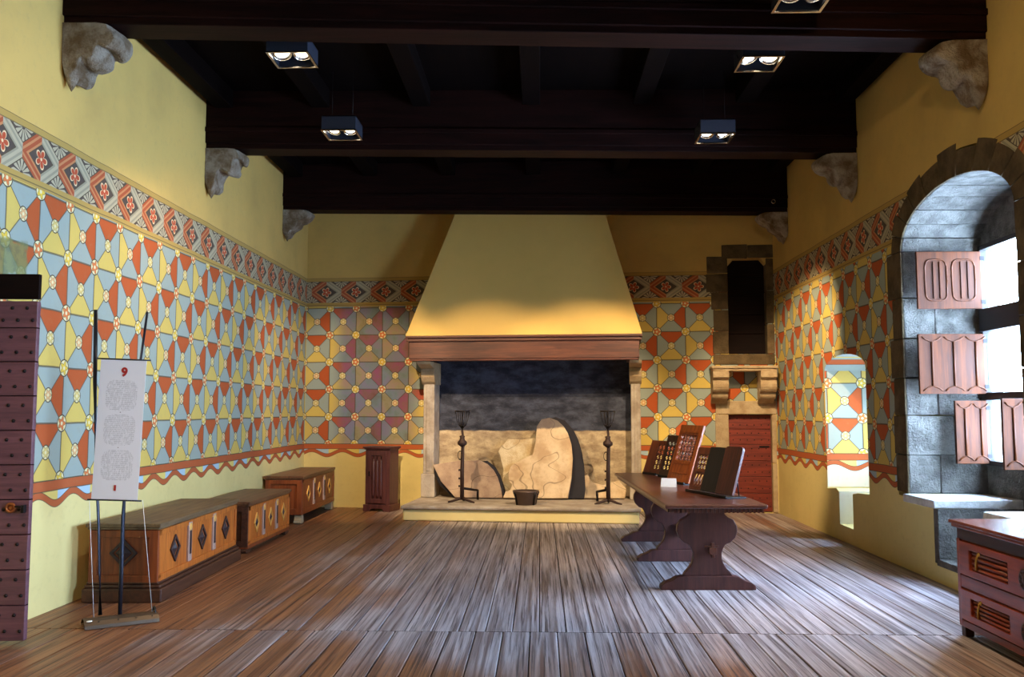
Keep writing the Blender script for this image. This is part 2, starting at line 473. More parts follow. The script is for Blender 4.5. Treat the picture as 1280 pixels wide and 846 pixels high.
# painted far cheek of the small niche and its outer slit
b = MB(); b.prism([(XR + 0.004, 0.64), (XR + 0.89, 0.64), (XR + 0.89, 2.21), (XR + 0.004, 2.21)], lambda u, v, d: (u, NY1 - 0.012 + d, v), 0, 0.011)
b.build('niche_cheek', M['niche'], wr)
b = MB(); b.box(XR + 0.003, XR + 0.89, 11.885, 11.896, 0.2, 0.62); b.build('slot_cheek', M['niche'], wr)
b = MB(); b.slab([(10.7, 0.1), (12.5, 0.1), (12.5, 2.6), (10.7, 2.6)], [[(11.45, 0.9), (11.8, 0.9), (11.8, 1.9), (11.45, 1.9)]], lambda u, v, d: (XR + 0.9 + d, u, v), 0.0, 0.08)
b.build('slit_surround', M['plaster_lo'], wr)
b = MB(); b.box(XR + 0.93, XR + 0.94, 11.45, 11.8, 0.9, 1.9); b.build('pane', M['glass'], wr)

b = MB()
fb = lambda u, v, d: (u, d, v)
b.slab([(-0.5, -0.1), (8.6, -0.1), (8.6, 5.9), (-0.5, 5.9)],
       [[(7.26, 0), (7.96, 0), (7.96, 1.6), (7.26, 1.6)],
        [(7.29, 2.6), (7.93, 2.6), (7.93, 4.08), (7.83, 4.2), (7.4, 4.2), (7.29, 4.08)]], fb, 0, 0.45)
b.box(7.1, 8.1, 0.45, 0.5, -0.1, 4.5)
b.build('wall_back', M['back'], kind='structure').location = OB
bpy.data.objects['wall_back'].rotation_euler = (0, 0, RB)
b = MB(); b.box(XL - 0.5, XR + 0.9, YF - 0.3, YF, -0.1, 5.9); b.build('wall_front', M['plaster'], kind='structure')

# floor: sub-floor and every board
b = MB(); b.box(XL - 0.6, XR + 0.9, YF - 0.3, 16.4, -0.25, -0.028)
fl = b.build('floor', M['dark_board'], kind='structure')
PW = 0.2055
def board_mesh(w_, y0, y1):
    g = 0.007; c = 0.005
    m = MB(); x0, x1 = -w_ / 2 + g / 2, w_ / 2 - g / 2
    vs = []
    for y in (y0, y1):
        vs += [(x0, y, -0.027), (x1, y, -0.027), (x1, y, -c), (x1 - c, y, 0), (x0 + c, y, 0), (x0, y, -c)]
    fs = [tuple(range(5, -1, -1)), tuple(range(6, 12))] + [(i, (i + 1) % 6, (i + 1) % 6 + 6, i + 6) for i in range(6)]
    m.add(vs, fs); return m
nb = int(8.01 / PW) + 1
m1 = m2 = None
for row, (y0, y1, xo) in enumerate(((3.2, 6.93, -0.07), (6.94, 16.0, 0.0))):
    me = None
    for k in range(nb + 1):
        x = XL + PW * (k + 0.5) + xo
        if x > XR + 0.05: continue
        if me is None:
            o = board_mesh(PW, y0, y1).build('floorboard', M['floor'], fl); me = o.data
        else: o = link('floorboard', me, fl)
        o.location = (x, 0, random.uniform(-0.0015, 0.0))

# ceiling: boards, three great beams on corbels, joists between them
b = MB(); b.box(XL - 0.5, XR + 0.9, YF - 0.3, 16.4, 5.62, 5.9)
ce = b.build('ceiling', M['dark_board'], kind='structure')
BEAMS = ((7.35, 7.64, 5.02, 4.89, 0.38), (10.67, 10.84, 4.90, 4.82, 0.38), (14.0, 13.92, 4.885, 4.775, 0.36), (4.1, 4.3, 5.05, 4.95, 0.38), (0.8, 1.0, 5.05, 4.95, 0.38))
for yl, yr, zl, zr, th in BEAMS:
    b = MB()
    def strip(o0, o1, h0, h1):
        vs = []
        for x, y, z in ((XL, yl, zl), (XR, yr, zr)):
            vs += [(x, y + o0, z + h0), (x, y + o1, z + h0), (x, y + o1, h1 if h1 > 3 else z + h1), (x, y + o0, h1 if h1 > 3 else z + h1)]
        b.add(vs, [(3, 2, 1, 0), (4, 5, 6, 7), (0, 1, 5, 4), (1, 2, 6, 5), (2, 3, 7, 6), (3, 0, 4, 7)])
    strip(0.0, th, 0.06, 5.62); strip(0.03, th - 0.03, 0.0, 0.07); strip(-0.025, th + 0.025, 0.2, 0.26)
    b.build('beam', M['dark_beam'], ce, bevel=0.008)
for x in (-3.9, -2.7, -1.45, -0.1, 1.25, 2.5, 3.7):
    for (y0, y1) in ((4.5, 7.35), (8.0, 10.7), (11.2, 13.95)):
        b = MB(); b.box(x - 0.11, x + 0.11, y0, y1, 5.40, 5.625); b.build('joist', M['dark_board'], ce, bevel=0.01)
bm_ = MB(); bm_.box(-0.165, 0.165, 0, 1, 5.58, 5.622)
b = MB(); b.ring((3.66, 13.9, 4.93), 0.03, 0.009, 'y'); b.build('ring_bolt', M['chrome'], ce)

# ------------------------------------------------------------------ big window on the right
w1 = struct('window_1')
PX = XR - 0.006
def stone_box(x0, x1, y0, y1, z0, z1, parent, mat, jit=0.006, bev=0.012, name='stone'):
    m = MB(); g = 0.004
    m.box(x0, x1, y0 + g, y1 - g, z0 + g, z1 - g, jit=jit); return m.build(name, mat, parent, bevel=bev)
courses = [0.80, 1.20, 1.62, 2.02, 2.44, 2.88, 3.38]
for k in range(6):
    z0, z1 = courses[k], courses[k + 1]
    w_ = (0.30, 0.36)[k % 2] + random.uniform(-0.03, 0.03); sp = XR + (0.34, 0.50)[k % 2]
    stone_box(PX, XR + 0.012, WY1, WY1 + w_, z0, z1, w1, M['stone_brown'], 0.004)
    stone_box(XR + 0.012, sp, WY1, WY1 + 0.26, z0, z1, w1, M['stone_grey'])
    stone_box(sp + 0.004, XR + 0.86, WY1, WY1 + 0.26, z0, z1, w1, M['stone_grey'])
    stone_box(PX, XR + 0.012, WY0 - w_, WY0, z0, z1, w1, M['stone_brown'], 0.004)
    stone_box(XR + 0.012, XR + 0.86, WY0 - 0.27, WY0, z0, z1, w1, M['stone_grey'])
# arch stones: face ring and vault courses
NV = 11
cy, hy = (WY0 + WY1) / 2, (WY1 - WY0) / 2
def epoint(t, o): return (cy + (hy + o) * math.cos(t), ZSP + (RISE + o) * math.sin(t))
for k in range(NV):
    t0, t1 = math.pi * k / NV + 0.006, math.pi * (k + 1) / NV - 0.006
    o1 = (0.25, 0.30, 0.24, 0.31)[k % 4] + random.uniform(-0.02, 0.02)
    ts = [t0 + (t1 - t0) * i / 3 for i in range(4)]
    poly = [epoint(t, 0) for t in ts] + [epoint(t, o1) for t in reversed(ts)]
    m = MB(); m.prism(poly, lambda u, v, d: (d, u, v), PX, XR + 0.014); m.build('stone', M['stone_brown'], w1, bevel=0.008)
    poly = [epoint(t, -random.uniform(0, 0.008)) for t in ts] + [epoint(t, 0.22) for t in reversed(ts)]
    m = MB(); m.prism(poly, lambda u, v, d: (d, u, v), XR + 0.014, XR + 0.86); m.build('stone', M['stone_grey'], w1, bevel=0.01)
# outer wall of the recess
HY0, HY1, HZ0, HZ1 = 7.52, 9.60, 1.10, 3.42
m = MB(); m.slab([(6.9, 0.05), (10.1, 0.05), (10.1, 4.4), (6.9, 4.4)], [[(HY0, HZ0), (HY1, HZ0), (HY1, HZ1), (HY0, HZ1)]], lambda u, v, d: (XR + 0.83 + d, u, v), 0, 0.17)
m.build('parapet', M['stone_grey'], w1)
# unseen window, added to bring more daylight onto the floor
w2 = struct('added_window')
m = MB()
for (y0, y1, z0, z1) in ((1.6, 3.6, 1.15, 1.22), (1.6, 3.6, 3.38, 3.45), (1.6, 1.67, 1.15, 3.45), (3.53, 3.6, 1.15, 3.45), (2.56, 2.64, 1.15, 3.45), (1.6, 3.6, 2.4, 2.5)):
    m.box(XR + 0.79, XR + 0.86, y0, y1, z0, z1)
m.build('window_frame', M['lead'], w2)
for (y0, y1) in ((1.67, 2.56), (2.64, 3.53)):
    for (z0, z1) in ((1.22, 2.4), (2.5, 3.38)):
        m = MB(); m.box(XR + 0.82, XR + 0.826, y0, y1, z0, z1); m.build('pane', M['glass'], w2)
# window frame, transoms, mullion, panes
FX0, FX1 = XR + 0.79, XR + 0.86
frm = MB()
for (y0, y1, z0, z1) in ((HY0, HY1, HZ1 - 0.05, HZ1), (HY0, HY1, HZ0, HZ0 + 0.05), (HY1 - 0.04, HY1, HZ0, HZ1), (HY0, HY0 + 0.04, HZ0, HZ1)):
    frm.box(FX0, FX1, y0, y1, z0, z1)
frm.build('window_frame', M['lead'], w1, bevel=0.004)
for (z0, z1) in ((2.5, 2.74), (1.78, 1.86)):
    m = MB(); m.box(FX0 - 0.02, FX1 + 0.04, HY0, HY1, z0, z1); m.build('transom', M['lead'], w1, bevel=0.008)
m = MB(); m.box(FX0 - 0.02, FX1 + 0.04, 8.52, 8.60, HZ0, HZ1); m.build('mullion', M['lead'], w1, bevel=0.008)
for (z0, z1) in ((2.74, 3.37), (1.86, 2.5), (1.15, 1.78)):
    for (y0, y1) in ((8.60, 9.56), (7.56, 8.52)):
        m = MB(); m.box(FX0 + 0.035, FX0 + 0.041, y0, y1, z0, z1); m.build('pane', M['glass'], w1)
# shutters (hinged open against the recess)
M['shutter'] = wood('shutter_walnut', srgb(94, 44, 6), srgb(62, 27, 4), 2, 3.0, 0.55, 0.2, 0.2)
def shutter(x0, x1, z0, z1, y, kind):
    w_, h_ = x1 - x0, z1 - z0
    t = 0.035
    m = MB(); m.box(x0, x1, y, y + t, z0, z1)
    s = m.build('shutter', M['shutter'], w1, bevel=0.004)
    def loop(pts, r=0.007):
        q = MB(); q.tube([(x0 + a * w_, y - 0.002, z0 + c * h_) for a, c in pts], r, 6); return q
    mould = MB()
    if kind == 'rounded':                             # two rounded-end sunk fields with ribs
        for (a0, a1) in ((0.12, 0.46), (0.54, 0.90)):
            pts = []
            for t_ in range(0, 25):
                an = 2 * math.pi * t_ / 24
                c_, s_ = math.cos(an), math.sin(an)
                sx = math.copysign(abs(c_) ** 0.5, c_); sz = math.copysign(abs(s_) ** 0.35, s_)
                pts.append(((a0 + a1) / 2 + (a1 - a0) / 2 * sx, 0.5 + 0.36 * sz))
            q = loop(pts, 0.009); mould.add(q.v, q.f, True)
            for a in (a0 + (a1 - a0) * 0.42, a0 + (a1 - a0) * 0.72):
                q = MB(); q.box(x0 + a * w_ - 0.012, x0 + a * w_ + 0.012, y - 0.014, y, z0 + 0.18 * h_, z0 + 0.82 * h_); mould.add(q.v, q.f)
    else:
        n = kind
        for k in range(n):
            a = (k + 0.5 + 0.1) / n
            q = MB(); q.tube([(x0 + a * w_, y - 0.004, z0 + 0.13 * h_), (x0 + a * w_, y - 0.004, z0 + 0.87 * h_)], 0.012, 6); mould.add(q.v, q.f, True)
            for sgn in (1, -1):
                e = 0.87 if sgn > 0 else 0.13
                pts = [(a - 0.5 / n + 0.02, e + sgn * 0.08), (a - 0.28 / n, e + sgn * 0.035), (a, e), (a + 0.28 / n, e + sgn * 0.035), (a + 0.5 / n - 0.02, e + sgn * 0.08)]
                q = loop(pts, 0.008); mould.add(q.v, q.f, True)
    mould.build('moulding', M['shutter'], s, kind='stuff')
    for zz in (z0 + 0.12 * h_, z1 - 0.12 * h_):
        hg = MB(); hg.box(x1 - 0.01, x1 + 0.035, y - 0.004, y + 0.012, zz - 0.02, zz + 0.02)
        hg.build('hinge', M['iron'], s)
shutter(3.99, 4.66, 2.74, 3.35, 9.50, 'rounded')
shutter(3.98, 4.66, 1.845, 2.475, 9.50, 3)
shutter(4.335, 4.66, 1.12, 1.775, 9.50, 2)
shutter(4.325, 4.66, 1.12, 1.785, 8.53, 2)
M['seat_stone'] = stone('daylit_seat_stone', srgb(218, 214, 206), srgb(190, 186, 178), 8, 0.8, 0.6, 0.02, 0.0)  # paler than the recess stone: daylight on the seat tops put into the colour
# the two stone window seats and the foot slot between them
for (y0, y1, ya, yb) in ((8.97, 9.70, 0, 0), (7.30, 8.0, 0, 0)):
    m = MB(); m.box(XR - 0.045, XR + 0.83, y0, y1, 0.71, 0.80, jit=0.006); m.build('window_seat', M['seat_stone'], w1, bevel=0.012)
for y0, y1 in ((8.975, 9.004), (7.946, 7.975)):
    m = MB(); m.box(XR - 0.004, XR + 0.83, y0, y1, 0.22, 0.71); m.build('seat_cheek', M['stone_grey'], w1, bevel=0.006)
m = MB(); m.box(XR - 0.006, XR + 0.012, 9.0, 9.07, 0.18, 0.71); m.box(XR - 0.006, XR + 0.83, 7.9, 9.03, 0.16, 0.225); m.build('slot_sill', M['stone_grey'], w1, bevel=0.006)

# ------------------------------------------------------------------ far wall: lower door, upper door, balcony
M['door_red'] = wood('red_stained_oak', srgb(138, 50, 32), srgb(98, 30, 22), 0, 3.0, 0.55, 0.3)
M['door_purple'] = wood('purple_brown_oak', srgb(118, 74, 82), srgb(92, 56, 66), 0, 3.0, 0.5, 0.3)
M['door_dark'] = wood('blackened_oak', srgb(26, 11, 8), srgb(16, 7, 5), 0, 3.0, 0.7, 0.3, 0.1)
def plank_door(name, loc, rz, w_, heights, mat, stud=True, t=0.05, cols=6, stud_r=0.012, dx=0.0):
    d = struct(name, loc, rz)
    m = MB(); m.box(0.004, w_ - 0.004, t * 0.6, t * 1.1, 0.012, sum(heights) + 0.005); m.build('backing', M['door_dark'], d)
    z = 0.01
    for h in heights:
        m = MB(); m.box(0, w_, 0, t, z + 0.003, z + h - 0.003, jit=0.001); m.build('plank', mat, d, bevel=0.005)
        if stud:
            st = MB()
            for r_ in range(2):
                for c in range(cols):
                    x = w_ * (c + (0.3 if r_ else 0.7)) / cols
                    st.lathe([(stud_r, 0), (stud_r * 0.8, stud_r * 0.5), (0.0005, stud_r * 0.8)], 6, mtx=Matrix.Translation((x, 0.0, z + h * (0.28 + 0.45 * r_))) @ Matrix.Rotation(R(90), 4, 'X'))
            st.build('studs', M['iron'], d, kind='stuff')
        z += h
    return d
d2 = plank_door('door_2', bk(7.265, -0.12), RB, 0.69, [0.3, 0.27, 0.26, 0.27, 0.25, 0.24], M['door_red'], stud_r=0.01)
m = MB(); m.box(0.5, 0.66, -0.015, 0.0, 1.06, 1.085); m.build('latch', M['iron'], d2)
b = thing; 
sd = struct('trim_1', OB, RB)                          # stone surround of the lower door
for (s0, s1, z0, z1) in ((7.06, 7.265, 0.0, 0.55), (7.08, 7.265, 0.55, 1.05), (7.05, 7.265, 1.05, 1.6), (7.955, 8.03, 0.0, 0.8), (7.955, 8.03, 0.8, 1.6)):
    stone_box(s0, s1, -0.02, 0.2, z0, z1, sd, M['stone_warm'], 0.004)
stone_box(7.06, 8.035, -0.025, 0.2, 1.6, 1.83, sd, M['stone_warm'], 0.006)
d3 = plank_door('door_3', bk(7.28, -0.22, 2.6), RB, 0.66, [0.34, 0.32, 0.33, 0.32, 0.32], M['door_dark'], False)
su = struct('trim_2', OB, RB)                          # stone surround of the upper door
for (s0, s1, z0, z1) in ((7.03, 7.29, 2.6, 2.98), (7.05, 7.29, 2.98, 3.34), (7.02, 7.29, 3.34, 3.64), (6.94, 7.29, 3.64, 3.95), (6.95, 7.29, 3.95, 4.24),
                         (7.912, 8.035, 2.6, 3.1), (7.912, 8.035, 3.1, 3.65), (7.912, 8.035, 3.65, 4.2), (7.2, 7.62, 4.2, 4.44), (7.62, 8.035, 4.2, 4.43), (7.03, 8.035, 2.42, 2.6)):
    stone_box(s0, s1, -0.02, 0.25, z0, z1, su, M['stone_brown'], 0.005)
bal = thing('stone_balcony', 'narrow stone balcony ledge on two corbels below the dark upper doorway', 'balcony', OB, RB)
m = MB(); m.box(6.96, 8.0, -0.5, -0.03, 2.34, 2.385); m.box(6.985, 7.98, -0.47, -0.03, 2.30, 2.345); m.build('ledge', M['stone_warm'], bal, bevel=0.012)
for s0 in (6.98, 7.73):
    prof = [(0, 2.30), (-0.46, 2.30), (-0.47, 2.20), (-0.40, 2.17)]
    for (cy_, cz_, r_) in ((-0.32, 2.07, 0.11), (-0.2, 1.95, 0.10)):
        for i in range(8):
            t = R(60 - i * 24); prof.append((cy_ - r_ * math.cos(t), cz_ + r_ * math.sin(t)))
    prof += [(-0.03, 1.78)]
    m = MB(); m.prism(prof, lambda u, v, d: (d, u - 0.025, v), s0, s0 + 0.25); m.build('corbel', M['stone_warm'], bal, bevel=0.02)

# ------------------------------------------------------------------ open door leaf on the left
d1 = plank_door('door_1', (XL + 0.0, 6.40, 0.02), R(4), 0.425, [0.25] * 9 + [0.20], M['door_purple'], True, 0.05, 4, 0.014)
m = MB(); m.box(0.0, 0.425, 0.01, 0.05, 2.475, 2.66); m.build('head_board', M['door_dark'], d1, bevel=0.004)
m = MB(); m.tube([(0.34, -0.03, 0.965), (0.395, -0.035, 0.965)], 0.008, 6); m.box(0.385, 0.405, -0.04, 0.0, 0.92, 0.975); m.build('latch', M['iron'], d1)
m = MB(); m.ring((0.30, -0.012, 0.955), 0.03, 0.01, 'y'); m.lathe([(0.03, 0), (0.028, 0.01), (0.001, 0.014)], 10, mtx=Matrix.Translation((0.30, 0, 0.955)) @ Matrix.Rotation(R(90), 4, 'X'))
m.build('lock_rose', plain('copper_lock', srgb(170, 100, 56), 0.4, 0.7), d1, label='copper coloured lock rose')

# ------------------------------------------------------------------ beam corbels
def smooth_poly(P_, it=2):
    for _ in range(it):
        Q = []
        for i, p in enumerate(P_):
            n = P_[(i + 1) % len(P_)]
            Q += [(p[0] * .75 + n[0] * .25, p[1] * .75 + n[1] * .25), (p[0] * .25 + n[0] * .75, p[1] * .25 + n[1] * .75)]
        P_ = Q
    return P_
CORB = {
 'a': [(0, 0), (0.4, 0), (0.47, -.06), (0.50, -.14), (0.47, -.21), (0.40, -.235), (0.33, -.19), (0.31, -.27), (0.29, -.33), (0.22, -.365), (0.17, -.345), (0.13, -.36), (0.125, -.45), (0.06, -.53), (0.01, -.42), (0, -.3)],
 'b': [(0, 0), (0.36, 0), (0.44, -.03), (0.46, -.10), (0.44, -.16), (0.38, -.12), (0.36, -.20), (0.36, -.28), (0.31, -.33), (0.26, -.30), (0.22, -.26), (0.16, -.28), (0.11, -.36), (0.11, -.50), (0.05, -.56), (0, -.45), (0, -.25)],
 'c': [(0, 0), (0.34, 0), (0.45, -.02), (0.44, -.10), (0.36, -.16), (0.27, -.18), (0.24, -.26), (0.17, -.31), (0.10, -.34), (0.05, -.45), (0, -.40), (0, -.2)],
 'd': [(0, 0), (0.40, 0), (0.48, -.07), (0.47, -.14), (0.40, -.19), (0.30, -.20), (0.27, -.30), (0.22, -.37), (0.16, -.33), (0.12, -.42), (0.08, -.50), (0.03, -.55), (0, -.40), (0, -.2)],
}
def corbel(side, yl, zl, shape, label, th=0.36):
    t = thing('stone_corbel', label, 'corbel', (XL if side > 0 else XR, yl + 0.01, zl), 0.0, 'carved corbels under the beam ends')
    P_ = smooth_poly([(0, 0), (0, 0)] + CORB[shape], 1)
    n = len(P_); rows = 7; vs = []; fs = []
    cx_ = sum(p[0] for p in P_) / n; cz_ = sum(p[1] for p in P_) / n
    for r_ in range(rows):
        f = r_ / (rows - 1); e = 1 - 0.16 * abs(2 * f - 1) ** 4
        for (x, z) in P_:
            k = e if x > 0.05 else 1.0
            kz = e if z < -0.03 else 1.0
            wx = 0.012 * math.sin(9 * x + 17 * z + 5 * f)
            vs.append((side * max(0.0, (cx_ + (x - cx_) * k + wx * (x > 0.03))), th * f, min(0, -0.18 + (z + 0.18) * kz + wx * (z < -0.05))))
    for r_ in range(rows - 1):
        for i in range(n):
            a, c = r_ * n + i, r_ * n + (i + 1) % n
            fs.append((a, c, c + n, a + n))
    fs.append(tuple(range(n))); fs.append(tuple(range((rows - 1) * n, rows * n)))
    # the pointed pendant at the foot is a piece of its own
    m = MB(); m.add(vs, fs, False); m.build('carved_block', M['corbel'], t, bevel=0.01)
    m = MB(); zb = min(p[1] for p in CORB[shape])
    m.lathe([(0.001, -0.14), (0.03, -0.09), (0.055, -0.02), (0.07, 0.06), (0.06, 0.10), (0.001, 0.12)], 10, (side * 0.065, th * 0.2, zb + 0.08)); m.build('pendant', M['corbel'], t)
B0, B1, B2 = BEAMS[0], BEAMS[1], BEAMS[2]
corbel(1, B0[0], B0[2] - 0.002, 'a', 'brown stained carved corbel with a rounded nose, high above the white banner')
corbel(1, B1[0], B1[2] - 0.002, 'b', 'carved corbel with an open beak shape, high above the middle orange chest')
corbel(1, B2[0], B2[2] - 0.002, 'c', 'small pale corbel in the room corner high above the chest on pale feet')
corbel(-1, B0[1], B0[3] - 0.002, 'd', 'large brown carved corbel under the beam end above the arched window')
corbel(-1, B1[1], B1[3] - 0.002, 'd', 'crumbled brown corbel under the beam end above the small lit niche')
corbel(-1, B2[1], B2[3] - 0.002, 'c', 'small corbel in the room corner beside the top of the dark upper doorway')

# ------------------------------------------------------------------ ceiling lamps
def make_lamp(loc, label, targets, power, ang):
    t = thing('spot_lamp', label, 'lamp', loc, 0, 'twin spotlights under the ceiling')
    h = 0.197
    m = MB(); fo = lambda u, v, d: (u, v, d)
    m.slab([(-h, -h), (h, -h), (h, h), (-h, h)], [[(-h + .015, -h + .015), (h - .015, -h + .015), (h - .015, h - .015), (-h + .015, h - .015)]], fo, 0, 0.17)
    m.box(-h, h, -h, h, 0.155, 0.17); m.build('housing', M['lamp_box'], t, bevel=0.003)
    rim = MB(); rim.slab([(-h - .004, -h - .004), (h + .004, -h - .004), (h + .004, h + .004), (-h - .004, h + .004)], [[(-h + .02, -h + .02), (h - .02, -h + .02), (h - .02, h - .02), (-h + .02, h - .02)]], fo, -0.004, 0.008)
    rim.build('rim', M['chrome'], t)
    for i, sx in enumerate((-0.1, 0.1)):
        tg = Vector(targets[i % len(targets)]) - (Vector(loc) + Vector((sx, 0, 0.05)))
        q = tg.normalized().to_track_quat('-Z', 'Y').to_matrix().to_4x4()
        q = Matrix.Translation((sx, 0, 0.075)) @ Matrix.Rotation(R(14) * (1 if tg.x > 0 else -1), 4, 'Y') @ Matrix.Rotation(R(-14), 4, 'X')
        m = MB(); m.lathe([(0.086, -0.028), (0.09, -0.028), (0.09, -0.02), (0.08, -0.02), (0.06, 0.02), (0.03, 0.045), (0.001, 0.05)], 18, mtx=q); r_ = m.build('reflector', M['chrome'], t)
        m = MB(); m.lathe([(0.062, -0.012), (0.056, -0.02), (0.001, -0.022)], 16, mtx=q); m.build('bulb', M['bulb'], r_)
        m = MB(); m.tube([q @ Vector((-0.094, 0, -0.015)), q @ Vector((-0.1, 0, 0.05))], 0.006, 5); m.tube([q @ Vector((0.094, 0, -0.015)), q @ Vector((0.1, 0, 0.05))], 0.006, 5); m.build('gimbal', M['black'], t, kind='stuff')
    wz = 5.42
    for sx in (-0.12, 0.12):
        m = MB(); m.tube([(sx, 0, 0.17), (sx, 0, 5.62 - loc[2])], 0.003, 5); m.build('suspension_wire', M['iron'], t)
    for tg in targets:
        p = Vector(loc) + Vector((0, 0, -0.03))
        spot('spot_light', p, tg, power, ang, 0.55)
WARM = (1.0, 0.74, 0.42)
make_lamp((-2.37, 8.28, 5.03), 'slate grey twin spotlight box behind the nearest beam, on the banner side', [(-3.9, 9.4, 0.9), (-3.6, 11.6, 0.9)], 150, 90)
make_lamp((-2.29, 10.1, 4.86), 'slate grey twin spotlight box before the second beam, on the chests side', [(-0.9, 13.7, 1.8), (-3.2, 15.0, 1.4)], 950, 45)
make_lamp((2.10, 6.95, 4.92), 'twin spotlight in front of the nearest beam, largest of those on the window side', [(2.8, 6.4, 0), (1.6, 8.6, 0.8)], 300, 50)
make_lamp((2.13, 8.5, 5.02), 'twin spotlight tucked close behind the nearest beam, on the window side', [(1.5, 10.6, 0.8), (2.6, 14.9, 1.0)], 450, 44)
make_lamp((2.03, 10.2, 4.81), 'small grey twin spotlight box before the second beam, on the window side', [(3.75, 13.9, 1.5), (0.7, 13.6, 1.8)], 1300, 46)

# ------------------------------------------------------------------ fireplace
fp = thing('fireplace', 'large stone fireplace with a tapering yellow plaster hood and wooden lintel', 'fireplace', OB, RB)
m = MB(); m.box(2.2, 5.76, -1.72, -0.004, 0.002, 0.178); m.build('hearth_base', M['plaster_lo'], fp, bevel=0.02)
m = MB(); m.box(2.17, 5.79, -1.76, -0.004, 0.178, 0.235, jit=0.004); m.build('hearth_slab', M['jamb'], fp, bevel=0.02)
m = MB(); m.box(2.36, 5.72, -0.035, -0.003, 0.236, 2.9); m.build('fireback', M['soot'], fp)
for i, (s0, s1) in enumerate(((2.225, 2.41), (5.665, 5.82))):
    m = MB(); m.box(s0 - 0.03, s1 + 0.015, -0.49, -0.036, 0.236, 0.62); m.box(s0, s1, -0.46, -0.036, 0.62, 2.12); m.box(s0 + 0.05, s1 - 0.05, -0.47, -0.45, 0.66, 2.1)
    m.build('jamb', M['jamb'], fp, bevel=0.015)
    pr = [(-0.036, 2.10), (-0.46, 2.10), (-0.52, 2.14), (-0.58, 2.22), (-0.60, 2.30), (-0.57, 2.36), (-0.70, 2.38), (-0.88, 2.42), (-0.92, 2.465), (-0.036, 2.465)]
    m = MB(); m.prism(pr, lambda u, v, d: (d, u, v), s0 - 0.02, s1 + 0.02); m.build('corbel', M['stone_warm'], fp, bevel=0.012)
M['lintel'] = wood('lintel_oak', srgb(104, 55, 36), srgb(70, 34, 24), 0, 2.5, 0.5, 0.35)
b = MB()
for (o, z0, z1) in ((0.0, 2.50, 2.78), (-0.015, 2.468, 2.505), (0.035, 2.78, 2.81), (0.015, 2.805, 2.84), (0.05, 2.835, 2.868)):
    b.slab([(2.1 - o, 0), (5.80 + o, 0), (5.80 + o, 1.0 + o), (2.1 - o, 1.0 + o)], [[(2.3, 0.0), (5.6, 0.0), (5.6, 0.78), (2.3, 0.78)]], lambda u, v, d: (u, -v - 0.004, d), z0, z1)
b.build('lintel', M['lintel'], fp, bevel=0.006)
m = MB()
hb = [(2.05, -0.004), (2.05, -1.05), (5.85, -1.05), (5.85, -0.004)]; ht = [(3.0, -0.004), (3.0, -0.48), (5.07, -0.48), (5.07, -0.004)]
m.add([(x, y, 2.868) for x, y in hb] + [(x, y, 5.61) for x, y in ht], [(0, 1, 5, 4), (1, 2, 6, 5), (2, 3, 7, 6), (4, 5, 6, 7), (3, 2, 1, 0), (3, 0, 4, 7)])
m.build('hood', M['plaster'], fp, bevel=0.01)

# stone fragments leaning in the fireplace
def slab_piece(poly, t, off0, lean, mat, label, name='stone_slab', extra=None):
    s0 = sum(p[0] for p in poly) / len(poly)
    zb = min(p[1] for p in poly)
    o = MB(); o.prism([(p[0] - s0, p[1] - zb) for p in poly], lambda u, v, d: (u + random.uniform(-.003, .003), d, v), 0, t)
    ob = o.build(name, mat, None, bevel=0.012)
    ob.location = bk(s0, off0, 0.237 + t * math.sin(lean)); ob.rotation_euler = (-lean, 0, RB)
    tag(ob, label, 'stone'); return ob
M['slab_a'] = stone('tan_slab', srgb(212, 188, 154), srgb(182, 152, 118), 3, 0.9, 0.5, 0.01, 0.0, True, 1.14)
M['slab_b'] = stone('pale_slab', srgb(216, 200, 168), srgb(190, 164, 126), 6, 0.9, 0.8, 0.01, 0.0, True)
M['slab_c'] = stone('grey_slab', srgb(172, 148, 126), srgb(140, 116, 100), 3, 0.9, 0.5, 0.01, 0.0, True)
M['slab_d'] = plain('sooty_slab', srgb(40, 38, 46), 0.8, 0, 0.3, 0.3, 8)
pA = [(2.40, .82), (2.55, .55), (2.80, .29), (3.20, .287), (3.58, .29), (3.545, .45), (3.49, .62), (3.42, .74), (3.32, .84), (3.19, .90), (2.8, .89)]
slab_piece(pA, 0.06, 0.62, R(14), M['slab_c'], 'fan shaped grey stone slab leaning behind an andiron in the fireplace')
pA2 = [(2.36, .80), (2.50, .50), (2.74, .29), (3.61, .29), (3.575, .5), (3.52, .66), (3.44, .79), (3.30, .9), (3.0, .86)]
slab_piece(pA2, 0.05, 0.54, R(14), M['slab_d'], 'blackened slab edge showing behind the fan shaped grey stone', 'sooty_slab')
pB = [(3.46, 1.04), (3.50, 1.12), (3.58, 1.2), (3.62, 1.25), (3.85, 1.24), (4.07, 1.27), (4.15, 1.20), (4.16, .9), (4.0, .29), (3.62, .29), (3.53, .5), (3.55, .75)]
slab_piece(pB, 0.06, 0.40, R(10), M['slab_b'], 'pale rough stone slab standing behind the tall tan slab')
pC = [(3.60, .29), (4.0, .287), (4.40, .29), (4.64, .30), (4.70, .62), (4.715, .95), (4.69, 1.18), (4.63, 1.36), (4.56, 1.48), (4.46, 1.57), (4.33, 1.62), (4.19, 1.59), (4.12, 1.47), (4.10, 1.2), (4.06, 1.0), (3.86, .90), (3.70, .80), (3.665, .66), (3.69, .55), (3.74, .50), (3.71, .42), (3.63, .38)]
slab_piece(pC, 0.09, 0.66, R(15), M['slab_a'], 'tall round topped tan stone slab in the middle of the fireplace')
pD = [(4.45, .29), (4.90, .29), (4.92, .45), (4.90, .8), (4.86, 1.05), (4.80, 1.25), (4.72, 1.42), (4.58, 1.58), (4.42, 1.64), (4.3, 1.62), (4.4, 1.0)]
